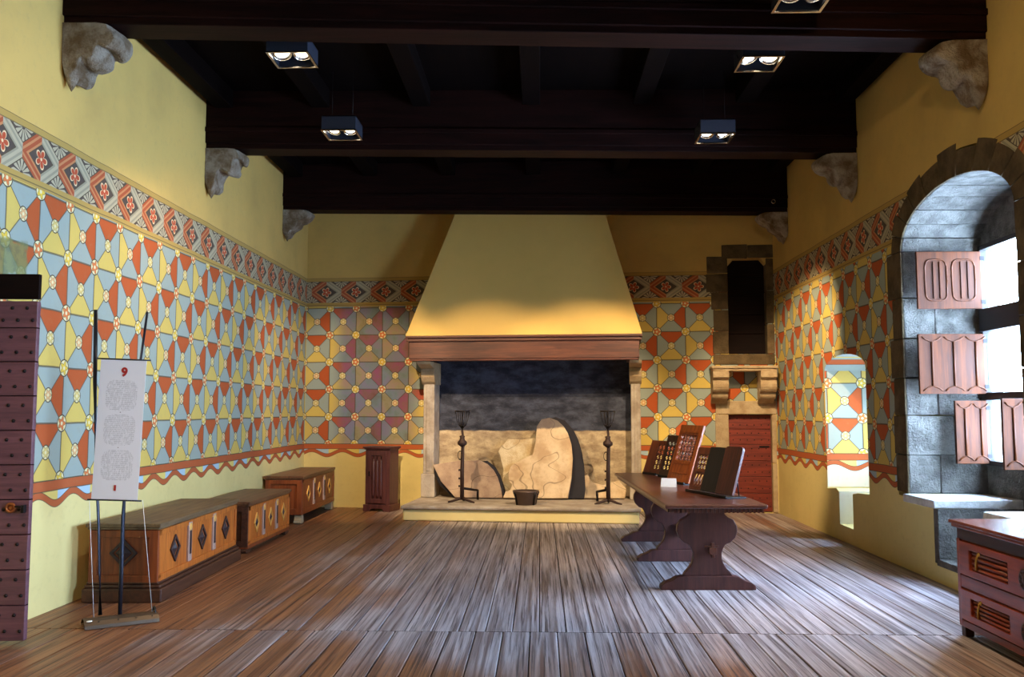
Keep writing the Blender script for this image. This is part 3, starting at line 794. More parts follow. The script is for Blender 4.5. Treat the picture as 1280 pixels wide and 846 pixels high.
slab_piece(pD, 0.05, 0.54, R(14), M['slab_d'], 'black sooty slab showing as a dark edge beside the tall tan slab', 'sooty_slab')
pE = [(4.86, .29), (5.55, .29), (5.58, .44), (5.45, .58), (5.2, .50), (5.02, .55), (4.93, .72), (4.87, .55)]
slab_piece(pE, 0.07, 0.45, R(12), M['slab_a'], 'low broken tan stone fragment lying behind the andiron beside the table')

def andiron(s, off, label, bar):
    t = thing('andiron', label, 'andiron', bk(s, off, 0.236), RB, 'wrought iron andirons')
    m = MB()
    for a in (200, 340, 90):
        m.tube([(0, 0, 0.07), (0.07 * math.cos(R(a)), 0.07 * math.sin(R(a)), 0.05), (0.15 * math.cos(R(a)), 0.15 * math.sin(R(a)), 0.022), (0.22 * math.cos(R(a)), 0.22 * math.sin(R(a)), 0.008)], [0.025, 0.022, 0.018, 0.012], 8)
    m.build('foot', M['iron_rust'], t)
    m = MB(); m.tube([(0, 0, 0.04), (0.0, 0, 0.55), (0.012, 0, 0.92), (0.0, 0, 1.12)], [0.034, 0.03, 0.026, 0.02], 8)
    for z in (0.25, 0.37, 0.5): m.tube([(-0.03, 0, z), (-0.055, 0, z)], [0.016, 0.02], 6)
    m.build('post', M['iron_rust'], t)
    m = MB(); m.lathe([(0.02, 0.86), (0.045, 0.88), (0.075, 0.9), (0.075, 0.94), (0.045, 0.97), (0.035, 1.0), (0.045, 1.03), (0.02, 1.04)], 14); m.build('knop', M['iron_rust'], t)
    m = MB(); m.ring((-0.03, -0.02, 0.73), 0.05, 0.007, 'y', 14, 5, 0.7, 1.3); m.build('ring', M['iron'], t)
    m = MB(); m.tube([(0, 0, 1.1), (0, 0, 1.42)], 0.012, 6)
    m.ring((0, 0, 1.42), 0.11, 0.012, 'z', 18, 6); m.ring((0, 0, 1.2), 0.055, 0.008, 'z', 14, 5)
    for k in range(6):
        a = R(60 * k); m.tube([(0.11 * math.cos(a), 0.11 * math.sin(a), 1.42), (0.085 * math.cos(a), 0.085 * math.sin(a), 1.28), (0.05 * math.cos(a), 0.05 * math.sin(a), 1.2), (0, 0, 1.14)], 0.006, 5)
    m.build('cresset', M['iron'], t)
    m = MB(); m.tube([(0, 0, 0.22), (bar * 0.12, 0.12, 0.19), (bar * 0.2, 0.3, 0.16)], [0.024, 0.022, 0.02], 6); m.tube([(bar * 0.2, 0.3, 0.17), (bar * 0.2, 0.3, 0.012)], 0.02, 6); m.build('log_bar', M['iron'], t)
andiron(3.02, 1.2, 'tall black iron andiron standing before the fan shaped grey slab', 1.0)
andiron(5.30, 1.2, 'tall black iron andiron before the low broken fragment, beside the table', -0.9)
pot = thing('mortar_pot', 'small dark ribbed pot on the hearth in front of the tan slab', 'pot', bk(4.05, 1.42, 0.236), RB)
m = MB(); m.lathe([(0.001, 0.0), (0.14, 0.0), (0.155, 0.02), (0.175, 0.16), (0.20, 0.19), (0.205, 0.215), (0.18, 0.215), (0.15, 0.1), (0.12, 0.03), (0.001, 0.025)], 22); m.build('bowl', plain('dark_bronze', srgb(96, 78, 70), 0.45, 0.5, 0.5, 0.3, 12), pot)
for a in (215, 325, 20, 120):
    m = MB(); c, s_ = math.cos(R(a)), math.sin(R(a)); m.tube([(0.148 * c, 0.148 * s_, 0.005), (0.172 * c, 0.172 * s_, 0.12), (0.20 * c, 0.20 * s_, 0.195)], [0.02, 0.017, 0.02], 6); m.build('rib', M['iron'], pot)

# ------------------------------------------------------------------ small cupboard by the far wall
M['cab'] = wood('dark_plum_wood', srgb(92, 52, 50), srgb(64, 32, 34), 2, 3.5, 0.4, 0.25)
cb = thing('cupboard', 'small narrow dark cupboard against the far wall beside the fireplace', 'cabinet', (-2.66, 15.08, 0), R(-17))
m = MB(); m.box(-0.225, 0.225, -0.16, 0.17, 0.10, 1.02); m.build('body', M['cab'], cb, bevel=0.006)
m = MB(); m.box(-0.26, 0.26, -0.20, 0.19, 1.035, 1.065); m.box(-0.24, 0.24, -0.18, 0.18, 1.015, 1.037); m.build('top', M['cab'], cb, bevel=0.006)
m = MB(); m.prism([(-0.25, 0), (-0.13, 0), (-0.10, 0.045), (0.10, 0.045), (0.13, 0), (0.25, 0), (0.25, 0.11), (-0.25, 0.11)], lambda u, v, d: (u, d, v), -0.185, -0.14)
m.box(-0.25, -0.2, -0.14, 0.18, 0, 0.11); m.box(0.2, 0.25, -0.14, 0.18, 0, 0.11); m.build('base', M['cab'], cb, bevel=0.005)
m = MB(); m.slab([(-0.165, 0.13), (0.165, 0.13), (0.165, 0.99), (-0.165, 0.99)], [[(-0.105, 0.2), (0.105, 0.2), (0.105, 0.92), (-0.105, 0.92)]], lambda u, v, d: (u, d, v), -0.18, -0.162)
dr = m.build('door', M['cab'], cb, bevel=0.004)
for k, x in enumerate((-0.07, 0.0, 0.07)):
    m = MB(); m.tube([(x, -0.162, 0.22), (x, -0.168, 0.28), (x, -0.17, 0.82), (x, -0.162, 0.90)], [0.014, 0.022, 0.022, 0.012], 8); m.build('fold', M['cab'], dr)
m = MB(); m.box(-0.15, -0.13, -0.195, -0.18, 0.58, 0.66); m.tube([(-0.14, -0.19, 0.62), (-0.14, -0.21, 0.62)], 0.008, 6); m.build('lock_plate', M['iron'], dr)

# ------------------------------------------------------------------ the three chests along the left wall
M['chest_o'] = wood('orange_walnut', srgb(206, 116, 44), srgb(158, 76, 26), 2, 3.0, 0.4, 0.2, 0.5, 0.15)
M['chest_d'] = wood('dark_walnut', srgb(86, 50, 32), srgb(58, 32, 22), 1, 3.0, 0.45, 0.25, 0.5, 0.15)
M['chest_r'] = wood('red_walnut', srgb(148, 74, 34), srgb(108, 46, 22), 2, 3.0, 0.4, 0.2, 0.5, 0.15)
M['chest_top'] = wood('dusty_lid', srgb(124, 100, 70), srgb(84, 64, 44), 1, 2.0, 0.5, 0.25, 0.4, 0.1)
M['chest_top2'] = wood('brown_lid', srgb(122, 80, 52), srgb(84, 50, 32), 1, 2.0, 0.4, 0.25, 0.5, 0.1)
M['inlay'] = plain('pale_inlay', srgb(184, 150, 134), 0.5)
M['inlay_d'] = plain('dark_inlay', srgb(50, 34, 36), 0.5)
M['gold_inlay'] = plain('yellow_inlay', srgb(226, 168, 84), 0.5)
def diamond(parent, cx_, cz_, w_, h_, mat, axis, sgn, depth, mat2=None):
    """raised lozenge boss: a rim and a stepped pyramid"""
    def fm(u, v, d): return (sgn[0] + d, u, v) if axis == 'x' else (u, sgn[0] - d, v)
    dia = lambda k: [(cx_ - w_ * k, cz_), (cx_, cz_ - h_ * k), (cx_ + w_ * k, cz_), (cx_, cz_ + h_ * k)]
    m = MB(); m.slab(dia(1.0), [dia(0.72)], fm, 0, depth)
    bo = m.build('lozenge', mat, parent, bevel=0.002)
    m = MB(); q = dia(0.6); vs = [fm(u, v, 0) for u, v in q] + [fm(cx_, cz_, depth * 1.6)]
    m.add(vs, [(0, 1, 4), (1, 2, 4), (2, 3, 4), (3, 0, 4), (3, 2, 1, 0)]); m.build('boss', mat2 or mat, bo)
def chest(label, loc, rz, L, D, H, style):
    t = thing('chest', label, 'chest', loc, rz, 'old wooden chests along the painted wall')
    hl, hd = L / 2, D / 2
    front, frame, lid, boss = style['front'], style['frame'], style['lid'], style['boss']
    z0 = style['z0']
    m = MB(); m.box(-hd + 0.03, hd - 0.035, -hl + 0.035, hl - 0.03, z0, H - 0.035); m.build('body', style['side'], t, bevel=0.004)
    m = MB(); m.box(-hd, hd, -hl, hl, H - 0.035, H, jit=0.002); m.box(-hd + 0.012, hd - 0.012, -hl + 0.012, hl - 0.012, H - 0.055, H - 0.034); m.build('lid', lid, t, bevel=0.006)
    if style['plinth']:
        m = MB(); m.box(-hd - 0.01, hd + 0.03, -hl - 0.02, hl + 0.02, 0.0, 0.12); m.box(-hd + 0.005, hd + 0.012, -hl - 0.005, hl + 0.005, 0.12, 0.15); m.box(-hd + 0.015, hd - 0.008, -hl + 0.01, hl - 0.01, 0.15, 0.175)
        m.build('plinth', frame, t, bevel=0.012)
    else:
        m = MB(); m.box(-hd + 0.01, hd - 0.012, -hl + 0.015, hl - 0.015, z0, z0 + 0.05); m.build('base_rail', frame, t, bevel=0.008)
        for sx in (-1, 1):
            for sy in (-1, 1):
                m = MB(); y = sy * (hl - 0.10); x = sx * (hd - 0.09)
                m.prism(smooth_poly([(-0.08, 0.0), (0.09, 0.0), (0.10, 0.04), (0.05, 0.06), (0.06, z0), (-0.06, z0), (-0.07, 0.05)], 1), lambda u, v, d: (d, y + sy * u, v), x - 0.05, x + 0.06); m.build('foot', style['foot'], t, bevel=0.008)
    # front: frame rails, three panels with lozenges, two pilasters
    xf = hd - 0.035
    zb, zt = z0 + (0.05 if style['plinth'] else 0.06), H - 0.06
    m = MB()
    for (y0, y1, a0, a1) in ((-hl + 0.03, hl - 0.025, zt - 0.05, zt), (-hl + 0.03, hl - 0.025, zb - 0.04, zb + 0.03), (-hl + 0.03, -hl + 0.085, zb, zt), (hl - 0.08, hl - 0.025, zb, zt)): m.box(xf, xf + 0.02, y0, y1, a0, a1)
    m.build('front_frame', style['rail'], t, bevel=0.004)
    w3 = (L - 0.16) / 3
    for k in range(3):
        ya = -hl + 0.085 + w3 * k; yb = ya + w3
        pa, pb = ya + (0.055 if k else 0.01), yb - (0.055 if k < 2 else 0.01)
        m = MB(); m.box(xf, xf + 0.010, pa, pb, zb + 0.03, zt - 0.05)
        p = m.build('front_panel', front, t, bevel=0.003)
        diamond(p, (pa + pb) / 2, (zb + zt) / 2, style['dw'] * w3, style['dh'], boss, 'x', (xf + 0.010,), 0.016, style.get('boss2'))
        if k:
            m = MB(); m.box(xf, xf + 0.024, ya - 0.045, ya + 0.045, zb + 0.03, zt - 0.02); pl = m.build('pilaster', M['inlay'], t, bevel=0.004)
            m = MB(); m.box(xf + 0.024, xf + 0.029, ya - 0.02, ya + 0.02, zb + 0.10, zt - 0.10); m.build('inlay_strip', M['inlay_d'], pl)
            m = MB(); m.lathe([(0.042, 0), (0.03, 0.006), (0.001, 0.01)], 12, mtx=Matrix.Translation((xf + 0.022, ya, zt - 0.065)) @ Matrix.Rotation(R(90), 4, 'Y')); m.build('cap', M['gold_inlay'], pl)
    # end nearest the viewer
    ye = -hl + 0.035
    m = MB(); fm = lambda u, v, d: (u, d, v)
    m.slab([(-hd + 0.03, zb - 0.04), (hd - 0.02, zb - 0.04), (hd - 0.02, zt), (-hd + 0.03, zt)], [[(-hd + 0.11, zb + 0.03), (hd - 0.1, zb + 0.03), (hd - 0.1, zt - 0.06), (-hd + 0.11, zt - 0.06)]], fm, ye - 0.022, ye)
    ep = m.build('end_panel', style['endrail'], t, bevel=0.004)
    if style['end']: diamond(ep, 0.0, (zb + zt) / 2 + 0.01, 0.125, 0.125, M['inlay_d'], 'y', (ye - 0.002,), 0.014)
    return t
S1 = dict(front=M['chest_o'], frame=M['chest_d'], side=M['chest_r'], lid=M['chest_top'], boss=M['inlay_d'], rail=M['chest_o'], endrail=M['chest_r'], z0=0.15, plinth=True, dw=0.17, dh=0.125, end=True)
S2 = dict(front=M['chest_o'], frame=M['chest_r'], side=M['chest_d'], lid=M['chest_top2'], boss=M['gold_inlay'], boss2=M['inlay_d'], rail=M['chest_o'], endrail=M['chest_d'], z0=0.05, plinth=False, dw=0.16, dh=0.12, end=False, foot=M['chest_d'])
S3 = dict(front=M['chest_r'], frame=M['chest_r'], side=M['chest_r'], lid=M['chest_top2'], boss=M['gold_inlay'], boss2=M['inlay_d'], rail=M['chest_r'], endrail=M['chest_r'], z0=0.13, plinth=False, dw=0.15, dh=0.12, end=False, foot=M['stone_warm'])
chest('long chest on a dark plinth behind the banner, orange front with black lozenges', (-3.70, 8.98, 0), R(1.5), 2.24, 0.66, 0.68, S1)
chest('middle low orange chest between the plinth chest and the far footed chest', (-3.73, 11.40, 0), R(0.0), 1.78, 0.64, 0.60, S2)
chest('reddish chest on pale scroll feet in the corner of the hall', (-3.80, 14.28, 0), R(0), 2.1, 0.60, 0.70, S3)

# ------------------------------------------------------------------ banner stand
bn = thing('banner_stand', 'white hanging text banner headed 9, on two black poles before the long chest', 'banner', (-3.32, 7.12, 0), R(33))
m = MB()
pts = [(-0.31 + 0, 0)]
prof = [(-0.13, 0.004), (-0.125, 0.03), (-0.09, 0.055), (-0.03, 0.066), (0.04, 0.06), (0.10, 0.04), (0.13, 0.008), (0.124, 0.004), (0.095, 0.034), (0.04, 0.053), (-0.03, 0.058), (-0.085, 0.047), (-0.118, 0.022), (-0.122, 0.002)]
m.prism(prof, lambda u, v, d: (d, u, v), -0.27, 0.27); m.build('base_plate', plain('brown_metal_base', srgb(96, 78, 62), 0.4, 0.5), bn)
m = MB()
for x in (-0.17, -0.03, 0.1, 0.22): m.lathe([(0.008, 0), (0.006, 0.005), (0.0005, 0.007)], 8, (x, -0.10, 0.048))
m.build('bolts', M['iron'], bn, kind='stuff')
m = MB(); m.lathe([(0.022, 0), (0.02, 0.004), (0.0005, 0.005)], 14, (-0.235, -0.085, 0.056)); m.build('round_sticker', M['white_card'], bn)
m = MB(); m.ring((0.25, 0.0, 0.05), 0.05, 0.008, 'x', 12, 5); m.build('grip', M['black'], bn)
M['pole'] = plain('black_satin_pole', srgb(54, 56, 68), 0.28, 0.7, 0.6, 0.05)
c33, s33 = math.cos(R(33)), math.sin(R(33))
def loc_b(dx, dy, z): return (dx * c33 + dy * s33, -dx * s33 + dy * c33, z)
def pole(pts):
    m = MB(); m.tube([loc_b(*p) for p in pts], 0.016, 8, True, (1.0, 0.6)); m.build('pole', M['pole'], bn)
pole([(-0.165, 0.0, 0.06), (-0.18, 0.0, 0.4), (-0.205, 0.0, 0.8), (-0.245, 0.0, 1.3), (-0.275, 0, 1.9), (-0.29, 0, 2.49)])
pole([(-0.02, 0.03, 0.06), (-0.025, 0.04, 0.4), (-0.03, 0.05, 0.8), (-0.02, 0.06, 1.3), (0.03, 0.07, 1.8), (0.10, 0.08, 2.48)])
def banner_mat():
    m = Mat('printed_banner', 0.8, 0, 0.3)
    x, z = m.x, m.z
    col = srgb(232, 232, 238)
    for cz in (0.83, 0.555, 0.275):
        dx = x / 0.125; dz = (z - cz) / 0.125
        e = (dx * dx * dx * dx + dz * dz * dz * dz) < (m.noise(60, 2) * 0.5 + 0.65)
        rows = ((z * 6.2832 / 0.0105).sin() > 0.0)
        ink = m.noise(170, 2, 0.7, (1, 1, 0.25)) > 0.47
        col = m.mix(e * rows * ink * 0.42, col, srgb(96, 96, 104))
    col = m.mix(((x * x + (z - 0.695) * (z - 0.695)).sqrt() < 0.004), col, srgb(120, 110, 110))
    col = m.mix(((x * x + (z - 0.415) * (z - 0.415)).sqrt() < 0.004), col, srgb(120, 110, 110))
    m.col(col); return m.m
vs = []; fs = []; NZ = 12
for side in (0, 1):
    for k in range(NZ + 1):
        f = k / NZ
        for x in (-0.178, 0.178): vs.append((x, 0.004 * math.sin(f * 6) + side * 0.003, f * 1.115))
n2 = 2 * (NZ + 1)
for k in range(NZ):
    a = 2 * k; fs += [(a, a + 1, a + 3, a + 2), (n2 + a + 2, n2 + a + 3, n2 + a + 1, n2 + a), (a, a + 2, n2 + a + 2, n2 + a), (a + 1, n2 + a + 1, n2 + a + 3, a + 3)]
m = MB(); m.add(vs, fs, False)
sh = m.build('banner_sheet', banner_mat(), bn)
sh.location = loc_b(-0.055, -0.06, 0.965); sh.rotation_euler = (0, R(2.0), R(-33 + 6))
def text_mesh(s, size, mat, name, parent, loc, rot):
    cu = bpy.data.curves.new(name, 'FONT'); cu.body = s; cu.size = size; cu.align_x = 'CENTER'; cu.extrude = 0.0008; cu.offset = 0.004
    to = bpy.data.objects.new(name, cu); COL.objects.link(to)
    me = bpy.data.meshes.new_from_object(to.evaluated_get(bpy.context.evaluated_depsgraph_get()))
    bpy.data.objects.remove(to); me.materials.clear(); me.materials.append(mat)
    o = link(name, me, parent); o.location = loc; o.rotation_euler = rot; return o
M['red_ink'] = plain('red_ink', srgb(176, 52, 46), 0.8, 0, 0.2)
text_mesh('9', 0.095, M['red_ink'], 'numeral', sh, (0.012, -0.006, 0.985), (R(90), 0, 0))
m = MB(); m.box(-0.008, 0.008, -0.006, -0.003, 0.075, 0.12); m.build('red_mark', M['red_ink'], sh)
for nm, z in (('top_rod', 1.118), ('bottom_rod', 0.0)):
    m = MB(); m.tube([(-0.205, 0.0, z), (0.21, 0.0, z)], 0.007, 6); m.build(nm, M['black'], sh)
for x in (-0.19, 0.2):
    m = MB(); m.tube([loc_b(x - 0.055 + (0.02 if x > 0 else 0.0), -0.06 + (0.02 if x > 0 else -0.02), 0.965), loc_b(x - 0.03 + (0.04 if x > 0 else 0.02), -0.03 if x < 0 else 0.10, 0.05)], 0.0022, 5); m.build('cord', M['white_card'], bn)

# ------------------------------------------------------------------ trestle table
M['table'] = wood('table_walnut', srgb(112, 62, 44), srgb(80, 42, 32), 1, 2.5, 0.28, 0.2, 0.6, 0.1)
M['table_leg'] = wood('trestle_walnut', srgb(96, 54, 48), srgb(70, 38, 36), 2, 2.5, 0.4, 0.2, 0.5, 0.15)
TRZ = R(1.6); TZ = 0.815
tb = thing('trestle_table', 'long dark wooden trestle table with three carved supports', 'table', (1.555, 10.4, 0), TRZ)
m = MB(); m.box(-0.47, 0.47, -2.08, 2.08, TZ - 0.04, TZ); m.build('tabletop', M['table'], tb, bevel=0.014, seg=3)
m = MB()
for (x0, x1, y0, y1) in ((-0.44, 0.44, -2.05, -2.03), (-0.44, 0.44, 2.03, 2.05), (-0.44, -0.42, -2.05, 2.05), (0.42, 0.44, -2.05, 2.05)): m.box(x0, x1, y0, y1, TZ - 0.075, TZ - 0.04)
m.build('apron', M['table_leg'], tb, bevel=0.003)
m = MB()
for k in range(23): m.box(-0.43 + k * 0.0385, -0.43 + k * 0.0385 + 0.02, -2.062, -2.049, TZ - 0.078, TZ - 0.042)
m.build('dentils', M['table'], tb, kind='stuff')
half = [(0.16, TZ - 0.04), (0.165, 0.70), (0.20, 0.67), (0.25, 0.645), (0.28, 0.59), (0.285, 0.54), (0.265, 0.48), (0.22, 0.435), (0.17, 0.415), (0.15, 0.38), (0.135, 0.34), (0.135, 0.29), (0.15, 0.24), (0.18, 0.195), (0.21, 0.165), (0.235, 0.125)]
foot = [(-0.235, 0.128), (-0.30, 0.12), (-0.36, 0.085), (-0.42, 0.068), (-0.46, 0.04), (-0.465, 0.0), (0.465, 0.0), (0.46, 0.04), (0.42, 0.068), (0.36, 0.085), (0.30, 0.12), (0.235, 0.128)]
for y in (-1.78, -0.20, 1.30):
    pr = [(x - 0.035, z) for x, z in half + [(-x, z) for x, z in reversed(half)]]
    m = MB(); m.prism(pr, lambda u, v, d: (u, d, v), y - 0.035, y + 0.035); tr = m.build('trestle', M['table_leg'], tb, bevel=0.008)
    m = MB(); m.prism(foot, lambda u, v, d: (u * 0.96 - 0.035, d, v), y - 0.06, y + 0.06); m.build('foot', M['table_leg'], tr, bevel=0.008)
    m = MB(); m.box(-0.035, 0.035, y - 0.12, y - 0.034, 0.335, 0.40); m.box(-0.075, 0.06, y - 0.095, y - 0.065, 0.40, 0.415); m.box(-0.012, 0.02, y - 0.1, y - 0.06, 0.30, 0.44); m.build('wedge', M['table'], tr, bevel=0.005)
m = MB(); m.box(-0.03, 0.03, -1.76, 1.3, 0.34, 0.395); m.build('stretcher', M['table_leg'], tb, bevel=0.006)

# ------------------------------------------------------------------ carved panels displayed on the table
M['p_or'] = wood('honey_walnut', srgb(198, 106, 44), srgb(150, 72, 28), 2, 4, 0.4, 0.2, 0.5, 0.1)
M['p_br'] = wood('brown_walnut', srgb(128, 66, 36), srgb(90, 42, 24), 2, 4, 0.4, 0.2, 0.5, 0.1)
M['p_dk'] = wood('dark_carved_wood', srgb(76, 42, 26), srgb(46, 26, 18), 2, 4, 0.4, 0.2, 0.5, 0.1)
M['p_bk'] = wood('black_leather_board', srgb(34, 28, 28), srgb(22, 18, 20), 2, 4, 0.45, 0.2, 0.5, 0.1)
M['p_rd'] = wood('red_brown_board', srgb(98, 50, 38), srgb(70, 34, 28), 2, 4, 0.4, 0.2, 0.5, 0.1)
def lattice(x0, x1, z0, z1, y, nx, nz, r):
    m = MB(); dx, dz = (x1 - x0) / nx, (z1 - z0) / nz
    for i in range(nx):
        for j in range(nz): m.ring((x0 + dx * (i + .5), y, z0 + dz * (j + .5)), 0.5, r / max(dx, 1e-3) * 0.9, 'y', 10, 4, dx, dz) if False else m.ring((x0 + dx * (i + .5), y, z0 + dz * (j + .5)), min(dx, dz) * 0.5, r, 'y', 10, 4, dx / min(dx, dz), dz / min(dx, dz))
    for i in range(nx + 1): m.box(x0 + dx * i - r * .6, x0 + dx * i + r * .6, y - r, y + r, z0, z1)
    for i in range(nx):
        for j in range(nz):
            cx_, cz_ = x0 + dx * (i + .5), z0 + dz * (j + .5)
            m.tube([(cx_ - dx * .35, y, cz_ - dz * .35), (cx_ + dx * .35, y, cz_ + dz * .35)], r * .7, 4)
    return m
def display(name, label, x, y, rz, w_, h_, lean, mat, holes=(), lat=(), t=0.022, ledge=0.012, rnd=0.0, stand=True, z=None, group='carved wooden panels on the table'):
    o = thing(name, label, 'panel', (x, y, TZ if z is None else z), rz, group) if (stand or lat) else None
    m = MB(); zz = ledge + t * math.sin(lean)
    outer = [(-w_ / 2, 0), (w_ / 2, 0), (w_ / 2, h_), (-w_ / 2, h_)]
    if rnd: outer = [(-w_ / 2, 0), (w_ / 2, 0)] + [(w_ / 2 - rnd + rnd * math.cos(R(a)), h_ - rnd + rnd * math.sin(R(a))) for a in (0, 30, 60, 90)] + [(-w_ / 2 + rnd + rnd * math.cos(R(a)), h_ - rnd + rnd * math.sin(R(a))) for a in (90, 120, 150, 180)]
    m.slab(outer, [[(a, c), (b_, c), (b_, d), (a, d)] for a, b_, c, d in holes], lambda u, v, d: (u, d, v), 0, t)
    p = m.build('board', mat, o, bevel=0.003)
    if o is None:
        p.name = name; p.location = (x, y, z + zz); p.rotation_euler = (-lean, 0, rz); tag(p, label, 'panel', group); return p, p
    p.location = (0, 0, zz); p.rotation_euler = (-lean, 0, 0)
    for (h4, nx, nz, r) in lat:
        lattice(h4[0], h4[1], h4[2], h4[3], t / 2, nx, nz, r).build('tracery', mat, p, kind='stuff')
    if stand:
        m = MB(); m.box(-w_ * 0.4, w_ * 0.4, -0.03, 0.16, 0.0, 0.009); m.box(-w_ * 0.4, w_ * 0.4, -0.03, -0.022, 0.0, 0.03)
        tt = h_ * 0.62
        m.tube([(0, 0.15, 0.008), (0, tt * math.sin(lean) + t + 0.012, zz + tt * math.cos(lean))], 0.006, 5); m.build('stand', M['black'], o)
    return o, p
TD = R(-66)
# orange panel with tracery, in the middle of the table
W4, H4 = 0.47, 0.70
hl4 = (-0.17, 0.17, 0.26, 0.58)
o4, p4 = display('carved_panel', 'tall honey brown panel with pierced tracery, behind the white card', 1.60, 10.62, TD, W4, H4, R(19), M['p_or'], [hl4], [(hl4, 5, 5, 0.006)], 0.03)
m = MB()
m.box(-0.17, 0.17, -0.008, 0.0, 0.60, 0.63); m.box(-0.17, 0.17, -0.006, 0.0, 0.10, 0.115); m.box(-0.17, 0.17, -0.006, 0.0, 0.22, 0.24); m.box(-0.17, -0.155, -0.006, 0.0, 0.10, 0.24); m.box(0.155, 0.17, -0.006, 0.0, 0.10, 0.24)
m.build('moulding', M['p_or'], p4, bevel=0.002, kind='stuff')
# far group
hA = (0.0, 0.16, 0.06, 0.40)
display('carved_panel', 'brown panel with one plain and one carved half, at the fireplace end of the table', 1.48, 12.12, TD, 0.42, 0.46, R(20), M['p_br'], [hA], [(hA, 2, 5, 0.009)])
hB = (-0.12, 0.12, 0.08, 0.46)
display('carved_panel', 'dark brown openwork panel between the farthest panel and the taller black one', 1.60, 11.62, TD, 0.32, 0.54, R(17), M['p_dk'], [hB], [(hB, 3, 6, 0.009)])
hC = (-0.12, 0.12, 0.08, 0.54)
display('carved_panel', 'black brown openwork panel just behind the tall honey brown panel', 1.73, 11.18, TD, 0.32, 0.62, R(17), M['p_dk'], [hC], [(hC, 3, 7, 0.009)])
# near group sharing one black stand
st = thing('display_stand', 'long low black stand under the three nearest boards on the table', 'stand', (1.715, 9.25, TZ), R(-72))
m = MB(); m.box(-0.42, 0.42, -0.05, 0.18, 0.0, 0.014); m.box(-0.42, 0.42, -0.05, -0.042, 0.0, 0.03); m.build('base', M['black'], st, bevel=0.003)
for x in (-0.28, 0.0, 0.3):
    m = MB(); m.tube([(x, 0.17, 0.012), (x, 0.14, 0.25)], 0.006, 5); m.build('strut', M['black'], st)
def on_stand(k): 
    c, s_ = math.cos(R(-72)), math.sin(R(-72)); return 1.715 + c * k + 0.0, 9.25 + s_ * k
hN = (-0.075, 0.075, 0.10, 0.36); hN2 = (-0.075, 0.075, 0.03, 0.17)
hN = (-0.08, 0.08, 0.22, 0.38); hN2 = (-0.08, 0.08, 0.04, 0.19)
x, y = on_stand(-0.29)
display('pierced_panel', 'pierced brown tracery panel beside the black board on the long black stand', x, y, R(-66), 0.26, 0.46, R(18), M['p_br'], [hN, hN2], [(hN, 3, 3, 0.007), (hN2, 3, 1, 0.007)], 0.022, 0.012, 0, False, TZ + 0.012)
x, y = on_stand(-0.01)
display('black_board', 'plain black board in the middle of the long black stand on the table', x, y, R(-66), 0.30, 0.47, R(18), M['p_bk'], (), (), 0.03, 0.012, 0.0, False, TZ + 0.012)
x, y = on_stand(0.29)
display('brown_board', 'plain red brown board with rounded corners, nearest the table end', x, y, R(-64), 0.27, 0.49, R(18), M['p_rd'], (), (), 0.03, 0.012, 0.035, False, TZ + 0.012)
m = MB(); m.add([(-0.085, 0, 0), (0.085, 0, 0), (0.085, 0.03, 0.095), (-0.085, 0.03, 0.095), (-0.085, 0.06, 0), (0.085, 0.06, 0), (-0.085, 0.003, 0), (0.085, 0.003, 0), (0.085, 0.03, 0.09), (-0.085, 0.03, 0.09), (-0.085, 0.057, 0), (0.085, 0.057, 0)],
  [(0, 1, 2, 3), (3, 2, 5, 4), (7, 6, 9, 8), (8, 9, 10, 11), (0, 6, 7, 1), (4, 5, 11, 10), (0, 3, 9, 6), (3, 4, 10, 9), (1, 7, 8, 2), (2, 8, 11, 5)]); cd = m.build('label_card', M['white_card'])
cd.location = (1.44, 10.2, TZ); cd.rotation_euler = (0, 0, R(-20)); tag(cd, 'small white folded card on the table before the honey brown panel', 'card')

# ------------------------------------------------------------------ chest of drawers, right foreground
M['dr'] = wood('mahogany', srgb(142, 58, 28), srgb(98, 34, 18), 1, 2.5, 0.32, 0.2, 0.55, 0.1)
M['dr_top'] = wood('mahogany_top', srgb(140, 66, 44), srgb(104, 44, 30), 1, 2.5, 0.22, 0.15, 0.6, 0.1)
M['dr_dk'] = wood('dark_mahogany', srgb(58, 26, 18), srgb(40, 18, 14), 1, 2.5, 0.4, 0.2, 0.5, 0.1)
M['brass'] = plain('brass', srgb(190, 150, 80), 0.3, 0.9)
dc = thing('chest_of_drawers', 'red brown carved chest of drawers with reeded panels, beside the window', 'chest of drawers', (3.44, 5.97, 0), 0)
hl, x0, x1 = 0.98, -0.28, 0.30
m = MB(); m.box(x0, x1, -hl, hl, 0.09, 0.80); m.build('carcass', M['dr'], dc, bevel=0.004)
m = MB(); m.box(x0 - 0.055, x1 + 0.03, -hl - 0.05, hl + 0.05, 0.825, 0.852); m.box(x0 - 0.04, x1 + 0.02, -hl - 0.035, hl + 0.035, 0.80, 0.827); m.build('top', M['dr_top'], dc, bevel=0.006)
m = MB(); m.box(x0 - 0.014, x0, -hl, hl, 0.715, 0.80); m.build('frieze_rail', M['dr_dk'], dc, bevel=0.004)
m = MB(); m.box(x0 - 0.018, x0, -hl, hl, 0.365, 0.455); m.build('rail', M['dr'], dc, bevel=0.005)
m = MB(); m.box(x0 - 0.018, x0, -hl, hl, 0.075, 0.125); m.build('rail', M['dr'], dc, bevel=0.005)
for y in (-hl + 0.03, hl - 0.03):
    for x in (x0 + 0.03, x1 - 0.03):
        m = MB(); m.box(x - 0.035, x + 0.03, y - 0.03, y + 0.03, 0, 0.09); m.build('foot', M['dr_dk'], dc, bevel=0.004)
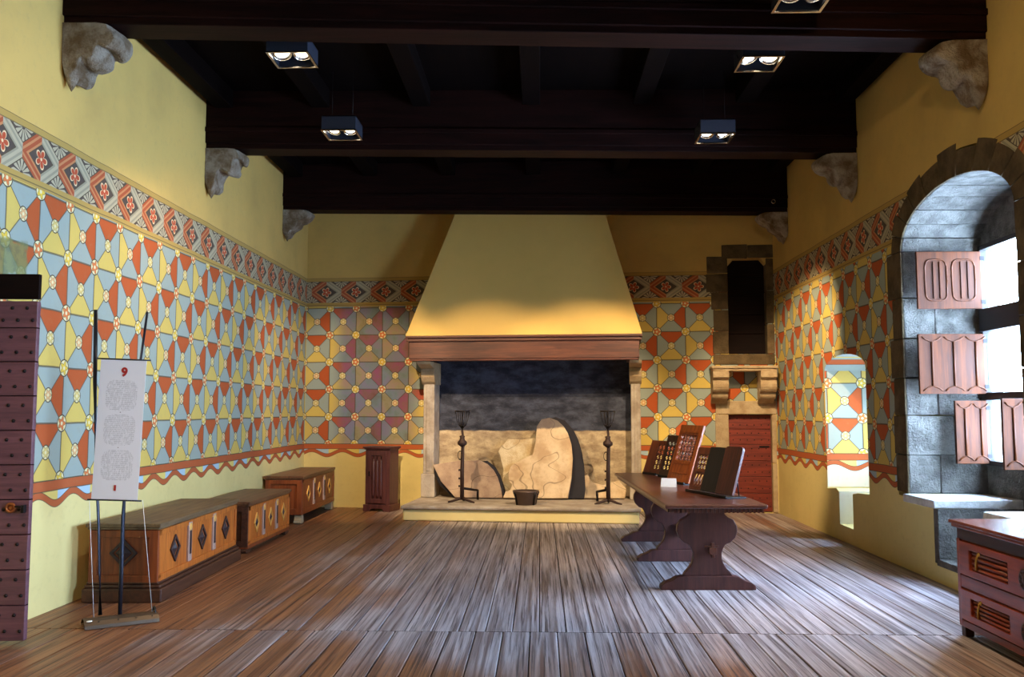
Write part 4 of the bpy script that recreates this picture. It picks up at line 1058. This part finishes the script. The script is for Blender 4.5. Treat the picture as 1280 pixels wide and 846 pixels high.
for y in (-hl + 0.025, hl - 0.025):
    m = MB(); m.box(x0 - 0.02, x0, y - 0.025, y + 0.025, 0.09, 0.72); m.build('stile', M['dr'], dc, bevel=0.004)
for (z0, z1) in ((0.13, 0.36), (0.46, 0.71)):
    h_ = z1 - z0; cz = (z0 + z1) / 2
    m = MB(); m.slab([(-hl + 0.055, z0 + 0.004), (hl - 0.055, z0 + 0.004), (hl - 0.055, z1 - 0.004), (-hl + 0.055, z1 - 0.004)],
        [[(s * 0.5 - 0.27, z0 + 0.055), (s * 0.5 + 0.27, z0 + 0.055), (s * 0.5 + 0.27, z1 - 0.055), (s * 0.5 - 0.27, z1 - 0.055)] for s in (-1, 1)], lambda u, v, d: (x0 - d, u, v), 0.0, 0.03)
    d_ = m.build('drawer', M['dr'], dc, bevel=0.006)
    for s in (-1, 1):
        m = MB()
        for k in range(4):
            zz = z0 + 0.07 + k * (h_ - 0.14) / 3
            m.tube([(x0 - 0.012, s * 0.5 - 0.24, zz), (x0 - 0.012, s * 0.5 + 0.24, zz)], 0.013, 6)
        m.build('reeding', M['dr'], d_, kind='stuff')
        m = MB(); yy = s * 0.5 + 0.12
        m.lathe([(0.018, 0), (0.014, 0.008), (0.001, 0.012)], 10, mtx=Matrix.Translation((x0 - 0.03, yy, cz + 0.06)) @ Matrix.Rotation(R(-90), 4, 'Y'))
        m.tube([(x0 - 0.04, yy, cz + 0.06), (x0 - 0.05, yy, cz + 0.01), (x0 - 0.045, yy, cz - 0.05)], [0.006, 0.009, 0.012], 6)
        m.build('drop_handle', M['brass'], d_)
    m = MB(); rot = Matrix.Translation((x0 - 0.03, 0, cz)) @ Matrix.Rotation(R(-90), 4, 'Y')
    m.lathe([(0.075, 0), (0.07, 0.012), (0.055, 0.014), (0.05, 0.006), (0.03, 0.012), (0.001, 0.018)], 16, mtx=rot)
    for k in range(8):
        a = R(45 * k); m.tube([(x0 - 0.035, 0.02 * math.cos(a), cz + 0.02 * math.sin(a)), (x0 - 0.04, 0.055 * math.cos(a), cz + 0.055 * math.sin(a))], [0.006, 0.01], 5)
    m.build('rosette', M['dr_dk'], d_)
